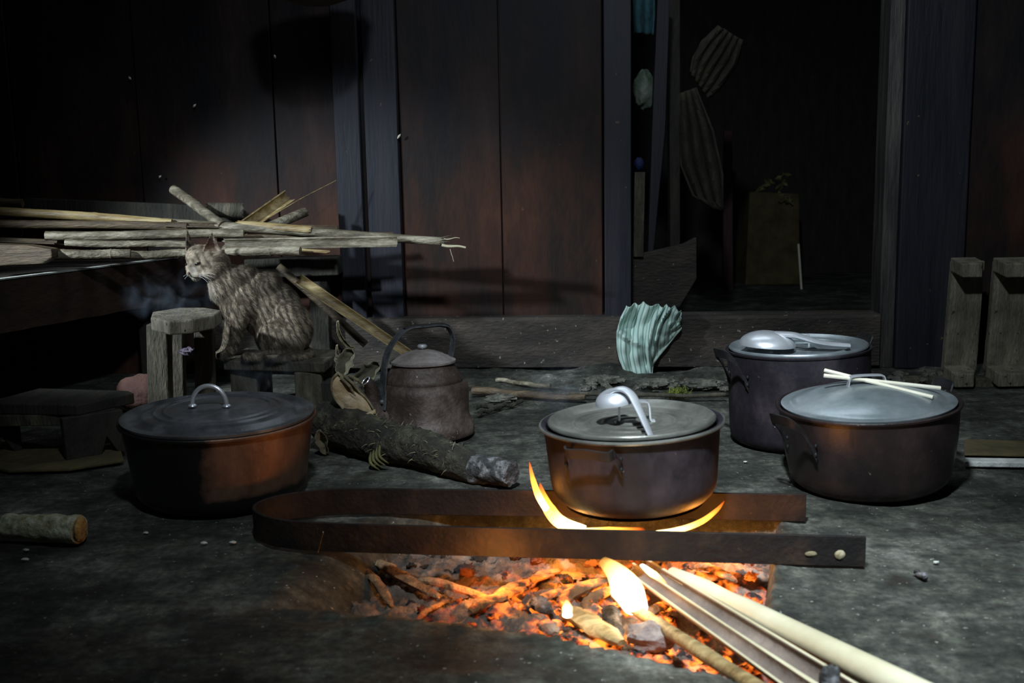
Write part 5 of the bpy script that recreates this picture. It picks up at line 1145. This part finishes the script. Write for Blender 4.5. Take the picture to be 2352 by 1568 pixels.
    a, b_, c = V[T_[:, 0]], V[T_[:, 1]], V[T_[:, 2]]; cr = np.cross(b_-a, c-a); ar = np.linalg.norm(cr, axis=1); nr = cr/np.maximum(ar, 1e-12)[:, None]
    K_ = 60000; pick = RS.choice(nt_, K_, p=ar/ar.sum()); r1, r2_ = RS.rand(K_), RS.rand(K_); fl_ = r1+r2_ > 1; r1[fl_] = 1-r1[fl_]; r2_[fl_] = 1-r2_[fl_]
    P = a[pick]+(b_-a)[pick]*r1[:, None]+(c-a)[pick]*r2_[:, None]; Nn = nr[pick]
    flow = np.tile(np.array([.55, 0, -.8]), (K_, 1)); d_ = dh_(P); hm = np.clip(1-(d_-.05)/.03, 0, 1)[:, None]
    nose = np.array(cp(438, 622, -.04)); rad = P-nose; rad /= np.linalg.norm(rad, axis=1)[:, None]; flow = flow*(1-hm)+rad*hm
    flow = flow-Nn*(flow*Nn).sum(1)[:, None]; flow /= np.maximum(np.linalg.norm(flow, axis=1), 1e-6)[:, None]
    dr_ = flow+Nn*.38+RS.randn(K_, 3)*.16; dr_ /= np.linalg.norm(dr_, axis=1)[:, None]
    ln_ = (.0095+.004*RS.rand(K_))*(1-.62*hm[:, 0]); ln_ *= np.where((P[:, 2] > aty(470, 556, CY).z) & (d_ < .13), .35, 1); sd3 = np.cross(dr_, Nn); sd3 /= np.maximum(np.linalg.norm(sd3, axis=1), 1e-6)[:, None]
    wv = sd3*.00042; Pb = P-Nn*.0006
    FV = np.stack([Pb-wv, Pb+wv, Pb+dr_*ln_[:, None]], 1).reshape(-1, 3)-o0; FF = np.arange(K_*3).reshape(-1, 3)
    fm = bpy.data.meshes.new('fur'); fm.from_pydata(FV.tolist(), [], FF.tolist()); fc = coat(P)*(.35+1.2*RS.rand(K_)**1.3)[:, None]; fc = np.clip(fc, 0, .95)
    at = fm.color_attributes.new('coat', 'FLOAT_COLOR', 'POINT'); at.data.foreach_set('color', np.hstack([np.repeat(fc, 3, 0), np.ones((K_*3, 1))]).ravel()); fm.materials.append(m)
    fo = bpy.data.objects.new('fur', fm); COL.objects.link(fo); fo.parent = t; fo['kind'] = 'stuff'
    # face details
    for (px, py, dy, rx, rz, rt) in ((454, 605, -.0550, 7.5, 2.7, -24), (428, 607, -.0440, 3.2, 3.0, 25)):
        mb2 = MB(); mb2.blob((0, 0, 0), PX, 12, 0, 1, (rx, 4, rz), 0, Matrix.Rotation(math.radians(rt), 3, 'Y')); mb2.v = [v+cp(px, py, dy) for v in mb2.v]; mb2.build('eye', 'eye_dark', t, world=True)
    mb2 = MB(); mb2.blob(cp(434.5, 627, -.049), PX, 12, 0, 1, (3.6, 3.2, 3.4)); mb2.build('nose', 'nose_pink', t, world=True)
    mb2 = MB(); mb2.tube(spline([cp(437, 631, -.0505), cp(441, 636, -.0525), cp(455, 637, -.057)], 5), [.0011]*11, 6); mb2.build('mouth', 'eye_dark', t, world=True)
    for (x0, y0, x1, y1, dy) in ((458, 630, 490, 637, -.058), (458, 632, 486, 644, -.058), (457, 634, 478, 649, -.058), (458, 628, 495, 630, -.058), (434, 632, 424, 641, -.045), (433, 631, 421, 635, -.04)):
        mb2 = MB(); mb2.tube(spline([cp(x0, y0, dy), cp((x0+x1)/2, (y0+y1)/2-2, dy-.015), cp(x1, y1, dy-.02)], 5), [.00028]*10+[.00008], 5); mb2.build('whisker', 'whisker', t, world=True)
make_cat()
